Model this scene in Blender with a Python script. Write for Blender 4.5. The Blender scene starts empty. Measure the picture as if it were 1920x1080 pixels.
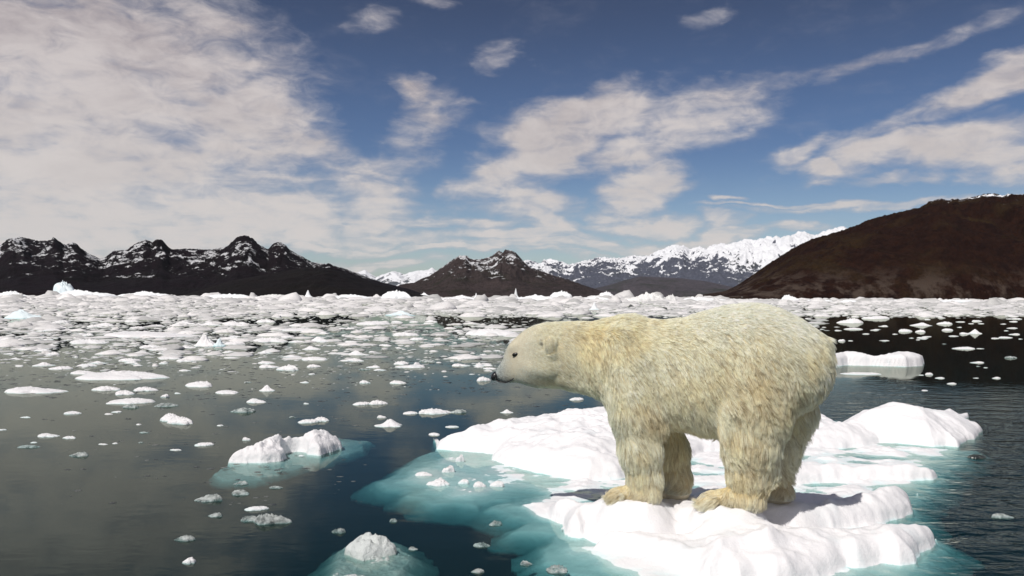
import bpy, math, random
import numpy as np
from mathutils import Matrix, Vector

C = bpy.context.scene.collection
sc = bpy.context.scene
R = math.radians

# ---------------------------------------------------------------- camera
F = 1507.0                       # focal length in pixels of the 1920 x 1080 frame
HZ = 556.0                       # horizon row at the middle of the frame
ROLL = 0.00314
CAM = np.array([0.0, 0.0, 1.8])
cr, sr = math.cos(ROLL), math.sin(ROLL)
RIGHT = np.array([cr, 0, sr]); UP = np.array([-sr, 0, cr]); FWD = np.array([0, 1.0, 0])
cd = bpy.data.cameras.new('camera')
cd.sensor_width = 36.0
cd.lens = 36.0 * F / 1920.0
cd.shift_y = (HZ - 540.0) / 1920.0
cd.clip_start = 0.1
cd.clip_end = 60000
cam = bpy.data.objects.new('camera', cd)
C.objects.link(cam)
cam.matrix_world = Matrix(((RIGHT[0], UP[0], -FWD[0], CAM[0]), (RIGHT[1], UP[1], -FWD[1], CAM[1]),
                           (RIGHT[2], UP[2], -FWD[2], CAM[2]), (0, 0, 0, 1)))
sc.camera = cam

def ray(px, py):
    return RIGHT * ((px - 960) / F) + UP * ((HZ - py) / F) + FWD
def P(px, py, z=0.0):            # point of the level z seen at a pixel
    d = ray(px, py)
    return CAM + d * ((z - CAM[2]) / d[2])
def PD(px, py, y):               # point at depth y seen at a pixel
    return CAM + ray(px, py) * y
def hor(px):
    return HZ + ROLL * (px - 960)

# ---------------------------------------------------------------- light and sky
SUN_EL, SUN_AZ = R(52), R(216)   # azimuth clockwise from +Y: behind the camera, to its left
sd = Vector((math.sin(SUN_AZ) * math.cos(SUN_EL), math.cos(SUN_AZ) * math.cos(SUN_EL), math.sin(SUN_EL)))
sl = bpy.data.lights.new('sun', 'SUN')
sl.energy = 4.0
sl.angle = R(0.6)
sl.color = (1.0, 0.955, 0.89)
so = bpy.data.objects.new('sun', sl)
C.objects.link(so)
so.rotation_euler = sd.to_track_quat('Z', 'Y').to_euler()
so.location = (-5, -5, 20)

sc.view_settings.view_transform = 'Standard'
sc.view_settings.look = 'None'
sc.view_settings.exposure = 0.0
sc.view_settings.gamma = 1.0
sc.cycles.max_bounces = 10
sc.cycles.diffuse_bounces = 7
sc.cycles.glossy_bounces = 3
sc.cycles.transmission_bounces = 4
sc.cycles.transparent_max_bounces = 10
sc.cycles.volume_bounces = 0
sc.cycles.sample_clamp_indirect = 6
sc.cycles.use_denoising = True
sc.cycles.caustics_reflective = False
sc.cycles.caustics_refractive = False

class N:                         # a small wrapper for node trees
    def __init__(s, tree):
        s.t = tree
    def new(s, typ, **kw):
        n = s.t.nodes.new(typ)
        for k, v in kw.items():
            setattr(n, k, v)
        return n
    def put(s, sock, v):
        if hasattr(v, 'is_linked') or isinstance(v, bpy.types.NodeSocket):
            s.t.links.new(v, sock)
        else:
            sock.default_value = v
    def math(s, op, a, b=0.0, c=None, clamp=False):
        n = s.new('ShaderNodeMath', operation=op, use_clamp=clamp)
        s.put(n.inputs[0], a); s.put(n.inputs[1], b)
        if c is not None: s.put(n.inputs[2], c)
        return n.outputs[0]
    def vmath(s, op, a, b=(0, 0, 0), out=0):
        n = s.new('ShaderNodeVectorMath', operation=op)
        s.put(n.inputs[0], a)
        if op == 'SCALE': s.put(n.inputs['Scale'], b)
        else: s.put(n.inputs[1], b)
        return n.outputs[out]
    def comb(s, x, y, z=0.0):
        n = s.new('ShaderNodeCombineXYZ')
        s.put(n.inputs[0], x); s.put(n.inputs[1], y); s.put(n.inputs[2], z)
        return n.outputs[0]
    def sep(s, v):
        n = s.new('ShaderNodeSeparateXYZ'); s.put(n.inputs[0], v)
        return n.outputs
    def noise(s, vec, scale, detail=4, rough=0.5, dist=0.0, typ='FBM', out=0, lac=2.0):
        n = s.new('ShaderNodeTexNoise')
        n.noise_type = typ
        s.put(n.inputs['Vector'], vec)
        n.inputs['Scale'].default_value = scale
        n.inputs['Detail'].default_value = detail
        n.inputs['Roughness'].default_value = rough
        n.inputs['Distortion'].default_value = dist
        n.inputs['Lacunarity'].default_value = lac
        return n.outputs[out]
    def ramp(s, v, a, b, lo=0.0, hi=1.0, smooth=True):
        n = s.new('ShaderNodeMapRange')
        n.interpolation_type = 'SMOOTHSTEP' if smooth else 'LINEAR'
        s.put(n.inputs[0], v)
        for i, q in enumerate((a, b, lo, hi)): s.put(n.inputs[i + 1], q)
        return n.outputs[0]
    def mix(s, f, a, b, typ='MIX'):
        n = s.new('ShaderNodeMix', data_type='RGBA', blend_type=typ)
        s.put(n.inputs[0], f); s.put(n.inputs[6], a); s.put(n.inputs[7], b)
        return n.outputs[2]

def mat(name):
    m = bpy.data.materials.new(name)
    m.use_nodes = True
    m.node_tree.nodes.clear()
    n = N(m.node_tree)
    out = n.new('ShaderNodeOutputMaterial')
    return m, n, out

def rgb(r, g, b):
    return (r, g, b, 1.0)

w = bpy.data.worlds.new('World')
sc.world = w
w.use_nodes = True
w.node_tree.nodes.clear()
n = N(w.node_tree)
out = n.new('ShaderNodeOutputWorld')
bg = n.new('ShaderNodeBackground')
bg.inputs['Strength'].default_value = 0.1
n.t.links.new(bg.outputs[0], out.inputs[0])
sky = n.new('ShaderNodeTexSky')
sky.sky_type = 'NISHITA'
sky.sun_disc = False
sky.sun_elevation = SUN_EL
sky.sun_rotation = SUN_AZ
sky.altitude = 0
sky.air_density = 1.0
sky.dust_density = 0.6
sky.ozone_density = 2.5
tc = n.new('ShaderNodeTexCoord').outputs['Generated']
dx, dy, dz = n.sep(tc)
hyp = n.math('SQRT', n.math('ADD', n.math('MULTIPLY', dx, dx), n.math('MULTIPLY', dy, dy)))
hyp = n.math('MAXIMUM', hyp, 1e-4)
az = n.math('ARCTAN2', dx, dy)
el = n.math('DIVIDE', dz, hyp)
# clouds: a layer high above, seen in perspective; where its banks lie is given by soft ellipses in azimuth and slope
zz = n.math('ADD', n.math('MAXIMUM', dz, 0.0), 0.10)
lay = n.comb(n.math('DIVIDE', dx, zz), n.math('DIVIDE', dy, zz), 0.0)
wv = n.noise(n.comb(n.math('MULTIPLY', az, 1.0), n.math('MULTIPLY', el, 2.2), 3.7), 7.0, 5, 0.55, out=1)
wv = n.vmath('SCALE', n.vmath('SUBTRACT', wv, (0.5, 0.5, 0.5)), 0.13)
base = n.vmath('ADD', n.comb(az, el, 0.0), n.vmath('MULTIPLY', wv, (1.2, 0.6, 0.0)))
# px, py, radius x, radius y, turn, weight
CLOUDS = [
 (150, 130, 420, 230, 0, 1), (170, 330, 460, 130, 0, 1), (60, 430, 300, 60, 0, 1), (470, 250, 150, 110, 0, .95),
 (360, 405, 330, 60, 0, 1), (520, 395, 170, 60, -8, .95), (610, 425, 130, 32, 0, .9), (430, 120, 120, 90, 0, .62), (330, 30, 170, 70, 0, .8),
 (440, 55, 120, 50, -25, .5), (700, 395, 105, 50, -15, .85), (690, 345, 90, 24, 3, .7), (830, 412, 130, 14, 4, .8),
 (650, 445, 230, 18, 0, .85), (790, 235, 95, 55, 40, .62), (777, 165, 40, 36, 0, .75), (725, 300, 110, 36, 25, .55),
 (935, 108, 45, 26, 35, .6), (1335, 38, 52, 26, 20, .48), (800, 12, 60, 14, 0, .5), (690, 40, 40, 24, 0, .4), (870, 190, 40, 20, 0, .45),
 (1120, 215, 180, 52, 8, .95), (1030, 265, 150, 62, 30, .95), (940, 320, 110, 42, 28, .95), (1270, 200, 190, 40, 8, .8),
 (1150, 150, 60, 26, 0, .6), (1350, 190, 130, 26, 10, .75), (1220, 270, 150, 42, 8, .9), (1300, 240, 130, 46, 10, .85), (1240, 330, 80, 42, 25, .85),
 (1180, 375, 62, 32, 0, .95), (1000, 372, 100, 30, 0, .85), (1030, 402, 100, 26, -22, .95), (1080, 430, 110, 18, -10, .85), (980, 436, 190, 18, 0, .85),
 (1220, 418, 84, 18, 0, .9), (1120, 455, 330, 16, 0, .9), (1330, 445, 140, 14, 0, .85), (1345, 413, 56, 18, 0, .8), (1340, 434, 50, 12, 0, .8),
 (1400, 450, 46, 16, 0, .75), (1500, 442, 90, 14, 0, .75), (860, 468, 330, 12, 0, .8), (1150, 480, 220, 9, 0, .75), (600, 466, 300, 10, 0, .75), (720, 500, 160, 12, 0, .7),
 (1700, 92, 200, 24, 17, .52), (1800, 55, 90, 18, 17, .45), (1860, 145, 160, 36, 24, .95), (1700, 218, 170, 32, 22, .7), (1700, 270, 170, 36, 12, .85), (1800, 270, 190, 44, 4, .95),
 (1870, 295, 140, 32, -4, .95), (1490, 288, 66, 24, 14, .8), (1547, 315, 60, 20, 4, .9), (1690, 328, 90, 12, 2, .7),
 (1700, 374, 360, 11, 3, .8), (1480, 381, 150, 7, 0, .75), (1385, 367, 36, 8, 0, .85), (1860, 362, 150, 13, 4, .8), (1490, 150, 100, 16, 25, .15),
 (2400, 200, 500, 150, 10, .9), (2300, 420, 500, 50, 0, .8), (-700, 200, 700, 260, 0, 1), (-700, 430, 500, 60, 0, .9)]
acc = None
for (px, py, rx, ry, rot, wt) in CLOUDS:
    xx = (px - 960) / F
    a0 = math.atan(xx); v0 = (HZ - py) / F / math.sqrt(1 + xx * xx)
    k = 1 / (1 + xx * xx)
    mp = n.new('ShaderNodeMapping', vector_type='TEXTURE')
    n.put(mp.inputs[0], base)
    mp.inputs[1].default_value = (a0, v0, 0)
    mp.inputs[2].default_value = (0, 0, R(rot))
    mp.inputs[3].default_value = (max(rx / F * k, .004) * 1.45, max(ry / F * math.sqrt(k), .003) * 1.45, 1)
    g = n.new('ShaderNodeTexGradient', gradient_type='SPHERICAL')
    n.put(g.inputs[0], mp.outputs[0])
    v = n.math('MULTIPLY', n.math('MINIMUM', n.math('MULTIPLY', g.outputs['Fac'], 1.5), 1.0), wt)
    acc = v if acc is None else n.math('SMOOTH_MAX', acc, v, 0.12)
back = n.ramp(dy, 0.25, -0.2)                       # the rest of the sky, behind the camera: broken cloud
acc = n.math('MAXIMUM', acc, n.math('MULTIPLY', back, 0.62))
d1 = n.noise(lay, 2.2, 9, 0.58, 0.6)
d2 = n.noise(n.comb(n.math('MULTIPLY', az, 1.0), n.math('MULTIPLY', el, 2.6), 0.0), 9.0, 8, 0.6, 0.4)
det = n.math('ADD', n.math('MULTIPLY', d1, 0.5), n.math('MULTIPLY', d2, 0.5))
d3 = n.noise(n.comb(n.math('MULTIPLY', az, 1.0), n.math('MULTIPLY', el, 2.0), 5.0), 26.0, 6, 0.62, 0.6)
det = n.math('ADD', n.math('MULTIPLY', n.math('SUBTRACT', det, 0.5), 2.1), n.math('MULTIPLY', n.math('SUBTRACT', d3, 0.5), 0.95))
dens = n.math('ADD', acc, det)
cov = n.ramp(dens, 0.04, 1.12)
cov = n.math('MULTIPLY', cov, n.ramp(acc, 0.02, 0.25))
body = n.noise(n.comb(n.math('MULTIPLY', az, 1.0), n.math('MULTIPLY', el, 2.4), 8.0), 5.0, 7, 0.6, 0.5)
body = n.math('ADD', n.math('MULTIPLY', body, .7), n.math('MULTIPLY', d3, .3))
ccol = n.mix(n.ramp(body, 0.36, 0.64), rgb(4.1, 3.62, 3.76), rgb(6.3, 5.75, 5.68))
ccol = n.mix(n.ramp(el, 0.30, 0.03), ccol, rgb(7.2, 6.75, 6.45))
ccol = n.mix(n.ramp(dens, 0.35, 0.95), n.mix(0.5, ccol, rgb(3.2, 3.5, 4.4)), ccol)
# a polarised, deep blue sky that pales towards the horizon
tint = n.mix(n.ramp(el, 0.0, 0.20), rgb(.84, .90, .97), rgb(.35, .45, .62))
tint = n.mix(n.ramp(el, 0.14, 0.42), tint, rgb(.235, .245, .32))
scol = n.mix(1.0, sky.outputs[0], tint, 'MULTIPLY')
n.t.links.new(n.mix(cov, scol, ccol), bg.inputs['Color'])

# ---------------------------------------------------------------- noise and mesh helpers
_rs = np.random.RandomState(7)
_perm = np.concatenate([_rs.permutation(256)] * 3)
_g3 = _rs.normal(size=(256, 3)); _g3 /= np.linalg.norm(_g3, axis=1)[:, None]
def perlin(x, y, z=0.0):
    x, y, z = np.broadcast_arrays(np.asarray(x, float), np.asarray(y, float), np.asarray(z, float))
    xi = np.floor(x).astype(int); yi = np.floor(y).astype(int); zi = np.floor(z).astype(int)
    xf, yf, zf = x - xi, y - yi, z - zi
    xi &= 255; yi &= 255; zi &= 255
    u, v, t = (q * q * q * (q * (q * 6 - 15) + 10) for q in (xf, yf, zf))
    def g(i, j, k):
        h = _perm[_perm[_perm[xi + i] + yi + j] + zi + k]
        gr = _g3[h]
        return gr[..., 0] * (xf - i) + gr[..., 1] * (yf - j) + gr[..., 2] * (zf - k)
    def lp(a, b, q): return a + q * (b - a)
    x00 = lp(g(0, 0, 0), g(1, 0, 0), u); x10 = lp(g(0, 1, 0), g(1, 1, 0), u)
    x01 = lp(g(0, 0, 1), g(1, 0, 1), u); x11 = lp(g(0, 1, 1), g(1, 1, 1), u)
    return lp(lp(x00, x10, v), lp(x01, x11, v), t) * 1.5
def fbm(x, y, z=0.0, o=4, gain=0.5, ridged=False):
    s, a, f, tot = 0.0, 1.0, 1.0, 0.0
    for i in range(o):
        q = perlin(x * f + 17.3 * i, y * f - 9.1 * i, np.asarray(z) * f + 5.7 * i)
        if ridged: q = 1 - 2 * np.abs(q)
        s = s + a * q; tot += a; a *= gain; f *= 2.03
    return s / tot
def sstep(x, a, b):
    t = np.clip((x - a) / (b - a), 0, 1)
    return t * t * (3 - 2 * t)

def make_mesh(name, verts, faces, material, smooth=True, parent=None, link=True):
    verts = np.asarray(verts, np.float32)
    me = bpy.data.meshes.new(name)
    if isinstance(faces, np.ndarray):
        nf, k = faces.shape
        me.vertices.add(len(verts)); me.vertices.foreach_set('co', verts.ravel())
        me.loops.add(nf * k); me.loops.foreach_set('vertex_index', faces.ravel().astype(np.int32))
        me.polygons.add(nf)
        me.polygons.foreach_set('loop_start', np.arange(0, nf * k, k, dtype=np.int32))
        me.polygons.foreach_set('loop_total', np.full(nf, k, np.int32))
        me.update(calc_edges=True)
        me.validate()
    else:
        me.from_pydata([tuple(map(float, v)) for v in verts], [], faces)
        me.update()
    me.polygons.foreach_set('use_smooth', np.full(len(me.polygons), smooth))
    if material is not None: me.materials.append(material)
    if not link: return me
    return add_obj(name, me, parent)
def add_obj(name, data, parent=None):
    o = bpy.data.objects.new(name, data)
    C.objects.link(o)
    if parent is not None: o.parent = parent
    return o
def tag(o, label=None, cat=None, group=None, kind=None):
    for k, v in (('label', label), ('category', cat), ('group', group), ('kind', kind)):
        if v: o[k] = v
    return o
def grid_faces(nx, ny):          # vertex index = iy * nx + ix, faces look up
    i = np.arange(nx - 1)[None, :] + np.arange(ny - 1)[:, None] * nx
    return np.stack([i, i + 1, i + nx + 1, i + nx], -1).reshape(-1, 4)

# ---------------------------------------------------------------- materials
def ice_material(name, snow=(0.78, 0.775, 0.785), deep=(0.55, 0.80, 0.83), level=(0.0, 0.05), bump=0.35, bscale=9.0, dirt=0.0, glass=0.0, vary=0.0):
    m, n, out = mat(name)
    geo = n.new('ShaderNodeNewGeometry')
    pos = geo.outputs['Position']
    x, y, z = n.sep(pos)
    v1 = n.noise(pos, 3.0, 4, 0.55)
    zz = n.math('ADD', z, n.math('MULTIPLY', n.math('SUBTRACT', v1, 0.5), 0.10))
    wet = n.ramp(zz, level[1], level[0])
    c = n.mix(n.noise(pos, 1.7, 3, 0.5), rgb(snow[0], snow[1] * 0.985, snow[2]), rgb(*[min(q * 1.02, .94) for q in snow]))
    c = n.mix(n.math('MULTIPLY', wet, 0.85), c, rgb(*deep))
    c = n.mix(n.math('MULTIPLY', n.ramp(n.noise(pos, 2.3, 5, .62, .6), .52, .72), .30), c, rgb(.56, .66, .69))
    if vary:                         # each bit its own whiteness: fresh, wet or rotten ice
        c = n.mix(n.math('MULTIPLY', n.math('POWER', geo.outputs['Random Per Island'], 1.3), vary), c, rgb(.34, .345, .34))
    if dirt:
        c = n.mix(n.math('MULTIPLY', n.ramp(n.noise(pos, 6.0, 6, 0.7), 0.5, 0.68), dirt), c, rgb(.22, .21, .19))
    b = n.new('ShaderNodeBsdfPrincipled')
    n.put(b.inputs['Base Color'], c)
    n.put(b.inputs['Roughness'], n.ramp(wet, 0, 1, 0.6, 0.22, False))
    b.inputs['IOR'].default_value = 1.31
    b.inputs['Specular IOR Level'].default_value = 0.35
    bn = n.math('ADD', n.noise(pos, bscale, 6, 0.62), n.math('MULTIPLY', n.noise(pos, bscale * 9, 4, 0.65), 0.30))
    bp = n.new('ShaderNodeBump')
    bp.inputs['Strength'].default_value = bump
    bp.inputs['Distance'].default_value = 0.03
    n.put(bp.inputs['Height'], bn)
    n.t.links.new(bp.outputs[0], b.inputs['Normal'])
    sh = b.outputs[0]
    if glass:
        tr = n.new('ShaderNodeBsdfTransparent'); tr.inputs[0].default_value = rgb(.85, .95, .95)
        mx = n.new('ShaderNodeMixShader')
        n.put(mx.inputs[0], n.math('MULTIPLY', n.ramp(n.noise(pos, 14.0, 4, 0.6), 0.62, 0.35), glass))
        n.t.links.new(sh, mx.inputs[1]); n.t.links.new(tr.outputs[0], mx.inputs[2])
        sh = mx.outputs[0]
    n.t.links.new(sh, out.inputs[0])
    return m
M_FLOE = ice_material('snow_ice', deep=(.68, .86, .88), level=(-.02, .022), bump=0.42, bscale=7.0)
M_ICE = ice_material('rough_ice', deep=(.66, .77, .79), bump=0.6, bscale=26.0, level=(-0.01, 0.02))
M_CLEAR = ice_material('clear_ice', snow=(.50, .54, .53), deep=(.34, .44, .44), bump=0.8, bscale=30, level=(0.0, 0.02), glass=0.75)
M_CLOUDY = ice_material('cloudy_ice', snow=(.66, .70, .69), deep=(.42, .50, .48), bump=.9, bscale=24, level=(-.02, .05))
M_BLUE = ice_material('blue_ice', snow=(.70, .79, .82), deep=(.42, .62, .66), level=(-.01, .1), bump=.5, bscale=6)
M_BERG = ice_material('berg_ice', snow=(.86, .885, .90), deep=(.6, .76, .80), level=(-.05, .3), bump=.6, bscale=.9)
M_DIRTY = ice_material('dirty_ice', snow=(.80, .80, .79), level=(-.02, .03), bump=.7, bscale=1.5, dirt=.95)
def dark_ice():
    m, n, out = mat('dark_clear_ice')
    b = n.new('ShaderNodeBsdfPrincipled')
    pos = n.new('ShaderNodeNewGeometry').outputs['Position']
    n.put(b.inputs['Base Color'], n.mix(n.ramp(n.noise(pos, 8, 3), .4, .65), rgb(.025, .03, .03), rgb(.14, .15, .14)))
    b.inputs['Roughness'].default_value = .35
    n.t.links.new(b.outputs[0], out.inputs[0])
    return m
M_DARK = dark_ice()
M_BRASH = ice_material('brash', snow=(.78, .765, .76), deep=(.50, .58, .60), level=(-.02, .03), bump=.8, bscale=3.0, dirt=.35, vary=.8)

# ---------------------------------------------------------------- water
def water_material():
    m, n, out = mat('sea_water')
    pos = n.new('ShaderNodeNewGeometry').outputs['Position']
    x, y, z = n.sep(pos)
    p2 = n.comb(x, n.math('MULTIPLY', y, 1.0), 0.0)
    # ruffled on the right, nearly still on the left
    patch = n.noise(p2, 0.16, 3, 0.5)
    ruf = n.ramp(n.math('ADD', n.math('DIVIDE', x, n.math('MAXIMUM', y, 3.0)), n.math('MULTIPLY', n.math('SUBTRACT', patch, .5), .5)), 0.10, 0.46, 0.05, 1.0)
    h1 = n.noise(n.comb(n.math('MULTIPLY', x, 0.55), y, 0.0), 3.2, 3, 0.5, 0.4)
    h2 = n.noise(n.comb(n.math('MULTIPLY', x, 0.6), y, 4.0), 13.0, 3, 0.5, 0.3)
    hh = n.math('ADD', n.math('MULTIPLY', h1, 0.028), n.math('MULTIPLY', h2, 0.008))
    hh = n.math('MULTIPLY', hh, n.math('MULTIPLY', ruf, n.ramp(y, 19.0, 8.5, .03, 1.0)))
    bp = n.new('ShaderNodeBump')
    bp.inputs['Strength'].default_value = 1.0
    bp.inputs['Distance'].default_value = 1.0
    n.put(bp.inputs['Height'], hh)
    fr = n.new('ShaderNodeFresnel'); fr.inputs[0].default_value = 1.333
    n.t.links.new(bp.outputs[0], fr.inputs[1])
    gl = n.new('ShaderNodeBsdfGlossy'); gl.inputs['Roughness'].default_value = 0.02
    gl.inputs[0].default_value = rgb(.66, .70, .62)
    n.t.links.new(bp.outputs[0], gl.inputs['Normal'])
    tr = n.new('ShaderNodeBsdfTransparent'); tr.inputs[0].default_value = rgb(.80, .90, .90)
    df = n.new('ShaderNodeBsdfDiffuse'); df.inputs[0].default_value = rgb(.003, .013, .014)
    ad = n.new('ShaderNodeAddShader')
    n.t.links.new(tr.outputs[0], ad.inputs[0]); n.t.links.new(df.outputs[0], ad.inputs[1])
    mx = n.new('ShaderNodeMixShader')
    n.t.links.new(fr.outputs[0], mx.inputs[0])
    n.t.links.new(ad.outputs[0], mx.inputs[1]); n.t.links.new(gl.outputs[0], mx.inputs[2])
    n.t.links.new(mx.outputs[0], out.inputs[0])
    va = n.new('ShaderNodeVolumeAbsorption')
    va.inputs['Color'].default_value = rgb(.33, .57, .585)
    va.inputs['Density'].default_value = 10.0
    n.t.links.new(va.outputs[0], out.inputs['Volume'])
    return m
E = 26000.0
bx = np.array([(-E, -E, 0), (E, -E, 0), (E, E, 0), (-E, E, 0), (-E, -E, -3), (E, -E, -3), (E, E, -3), (-E, E, -3)])
water = tag(make_mesh('water', bx, [(0, 1, 2, 3), (7, 6, 5, 4), (0, 4, 5, 1), (1, 5, 6, 2), (2, 6, 7, 3), (3, 7, 4, 0)], water_material(), False), kind='structure')
m, n, out = mat('sea_bed')
df = n.new('ShaderNodeBsdfDiffuse')
n.put(df.inputs[0], n.mix(n.noise(n.new('ShaderNodeNewGeometry').outputs['Position'], .8, 4), rgb(.01, .02, .02), rgb(.03, .05, .05)))
n.t.links.new(df.outputs[0], out.inputs[0])
tag(make_mesh('seabed', [(-E, -E, -2.9), (E, -E, -2.9), (E, E, -2.9), (-E, E, -2.9)], [(0, 1, 2, 3)], m, False), kind='structure')

# ---------------------------------------------------------------- mountains
def mountain_material(name, rock, veg, snow_lo, snow_hi, snow_amt, scale, rock_band=0.0, veg_green=(.02, .025, .01), stretch=1.0, thr0=.86, snow=.80):
    """rock and plant colours; snow lies in patches, more of it from height snow_lo up to snow_hi"""
    m, n, out = mat(name)
    pos = n.new('ShaderNodeNewGeometry').outputs['Position']
    nrm = n.sep(n.new('ShaderNodeNewGeometry').outputs['Normal'])
    x, y, z = n.sep(pos)
    q = n.vmath('SCALE', pos, 1.0 / scale)
    qs = n.vmath('MULTIPLY', q, (1.0, 1.0, 0.55 * stretch))
    big = n.noise(qs, 1.1, 6, 0.6)
    fine = n.noise(qs, 5.0, 8, 0.68)
    fine2 = n.noise(qs, 24.0, 6, 0.7)
    c = n.mix(n.ramp(fine, .38, .64), rgb(*rock), rgb(*veg))
    c = n.mix(n.math('MULTIPLY', n.ramp(big, .48, .68), .8), c, rgb(*veg_green))
    c = n.mix(n.ramp(fine2, .35, .7), n.mix(1.0, c, rgb(.55, .55, .55), 'MULTIPLY'), c)
    if rock_band:
        bandn = n.math('MULTIPLY', n.ramp(z, rock_band, rock_band * .15), n.ramp(n.noise(qs, 3.0, 7, .68), .46, .62))
        c = n.mix(bandn, c, rgb(.062, .045, .036))
    sm = n.math('ADD', n.math('MULTIPLY', big, .45), n.math('ADD', n.math('MULTIPLY', fine, .65), n.math('MULTIPLY', fine2, .25)))
    hgt = n.ramp(z, snow_lo, snow_hi, 0, 1, False)
    thr = n.math('SUBTRACT', thr0, n.math('MULTIPLY', hgt, snow_amt))
    flat = n.math('MULTIPLY', n.math('SUBTRACT', nrm[2], .75), .25)
    s = n.math('SUBTRACT', n.math('ADD', sm, flat), thr)
    s = n.math('MULTIPLY', n.ramp(s, 0.0, 0.035), n.ramp(hgt, 0.0, 0.06))
    c = n.mix(s, c, rgb(snow, snow * 1.01, snow * 1.05))
    b = n.new('ShaderNodeBsdfPrincipled')
    n.put(b.inputs['Base Color'], c)
    b.inputs['Roughness'].default_value = .9
    b.inputs['Specular IOR Level'].default_value = .1
    bp = n.new('ShaderNodeBump')
    bp.inputs['Strength'].default_value = .8
    bp.inputs['Distance'].default_value = scale * .05
    n.put(bp.inputs['Height'], n.math('ADD', fine, n.math('MULTIPLY', fine2, .4)))
    n.t.links.new(bp.outputs[0], b.inputs['Normal'])
    n.t.links.new(b.outputs[0], out.inputs[0])
    return m

def mountain(name, prof, D0, D1, Db, nx, ny, m, amp, nscale, crag=0.03, power=1.0, seed=0.0):
    """a ridge of the given skyline at depth D0, falling to the water at D1 in front and to Db behind"""
    p = np.array(prof, float)
    xs = (p[:, 0] - 960) / F
    zs = np.array([(hor(a) - b) / F * D0 + 1.8 for a, b in prof])
    X = np.linspace(xs[0], xs[-1], nx)
    H = np.interp(X, xs, zs)
    t = np.concatenate([np.linspace(0, 1, ny), 1 + np.linspace(0, 1, ny // 4 + 1)[1:]])
    Yd = np.where(t <= 1, D1 + (D0 - D1) * t, D0 + (Db - D0) * (t - 1))
    g = np.where(t <= 1, t ** power, 1 - (t - 1) ** 1.3)
    XX, YY = np.meshgrid(X, Yd)
    XX = XX * YY                     # spurs run down towards the bay
    G = np.repeat(g[:, None], nx, 1)
    HH = np.repeat(H[None, :], len(t), 0)
    # spurs and gullies running down from the ridge
    wob = fbm(XX / nscale * .8, YY / nscale * .8, seed + 3, 3)
    gul = fbm(XX / nscale + wob * .6, YY / nscale * .45, seed, 6, .52, True)
    mid = 4 * G * (1 - np.clip(G, 0, 1))
    Z = HH * (G + amp * gul * mid)
    Z += crag * HH.max() * fbm(XX / nscale * 5, YY / nscale * 5, seed + 9, 5, .6, True) * np.clip(G * 3, 0, 1) * np.clip(HH / HH.max() * 2.5, .12, 1)
    Z += .5 * crag * HH.max() * fbm(XX / nscale * 15, YY / nscale * 15, seed + 14, 3, .6, True) * sstep(G, .35, .9) * np.clip(HH / HH.max() * 2.5, .12, 1)
    Z = np.where(G < .02, -3.0, Z)
    V = np.stack([XX, YY, Z], -1).reshape(-1, 3)
    return tag(make_mesh(name, V, grid_faces(nx, len(t)), m), kind='structure')

LEFT = [(-700, 500), (-500, 470), (-300, 485), (-120, 460), (-40, 474), (0, 468), (16, 453), (36, 450), (51, 454), (71, 458), (87, 456), (103, 453), (119, 464), (135, 462), (146, 468), (162, 481), (186, 491), (197, 489),
        (201, 485), (214, 475), (238, 474), (253, 464), (273, 457), (285, 462), (293, 456), (305, 460), (311, 468), (317, 475), (348, 476), (396, 474), (428, 467), (443, 455), (459, 452), (471, 456), (483, 466),
        (503, 475), (511, 464), (523, 460), (536, 466), (543, 474), (562, 485), (586, 499), (618, 502), (649, 511), (681, 523), (713, 532), (752, 541), (800, 552), (830, 557)]
mountain('mountain', LEFT, 2300, 1300, 3200, 560, 150,
         mountain_material('dark_mountain', (.011, .006, .009), (.007, .005, .0065), 35, 100, .10, 120, veg_green=(.007, .006, .005), stretch=.6, thr0=.825, snow=.50), .34, 170, .05, 1.45, 2.0)
LOW = [(330, 557), (400, 538), (435, 527), (511, 514), (570, 503), (618, 505), (649, 514), (681, 526), (713, 535), (752, 544), (800, 553), (825, 558)]
mountain('hill', LOW, 1250, 880, 1500, 260, 60, mountain_material('dark_hill', (.012, .008, .008), (.006, .005, .005), 900, 1000, .1, 90, veg_green=(.012, .010, .008)), .22, 110, .03, .9, 5.0)
MID = [(720, 552), (750, 537), (778, 533), (806, 521), (826, 507), (845, 495), (861, 484.5), (873, 484), (883, 491), (901, 491), (921, 485.5), (936, 478), (942, 481.5), (948, 476), (958, 475.5), (968, 479.5),
       (978, 491), (992, 505), (1016, 513), (1043, 523), (1087, 535), (1126, 547), (1160, 557)]
mountain('mountain', MID, 3000, 1900, 3700, 380, 150,
         mountain_material('brown_mountain', (.062, .046, .045), (.034, .025, .024), 50, 130, .12, 120, veg_green=(.028, .026, .018), stretch=.6, thr0=.825, snow=.55), .36, 190, .05, 1.3, 7.0)
FARL = [(640, 540), (667, 517), (685, 510), (705, 524), (719, 519), (740, 512), (758, 519), (778, 511), (790, 511), (810, 506), (818, 510), (850, 505), (900, 520), (960, 540)]
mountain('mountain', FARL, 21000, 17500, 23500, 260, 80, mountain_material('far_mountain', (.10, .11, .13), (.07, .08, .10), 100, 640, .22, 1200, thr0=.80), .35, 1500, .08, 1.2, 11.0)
FARR = [(930, 520), (960, 503), (988, 497), (1012, 503), (1020, 497), (1067, 505), (1095, 499), (1119, 495), (1146, 495), (1186, 489), (1206, 491), (1221, 487), (1245, 477), (1265, 471), (1281, 472), (1293, 481), (1313, 477),
        (1325, 479), (1348, 468), (1367, 471), (1397, 464), (1413, 466), (1447, 460), (1480, 452), (1513, 447), (1527, 451), (1580, 440), (1640, 455), (1720, 480), (1800, 520)]
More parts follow.
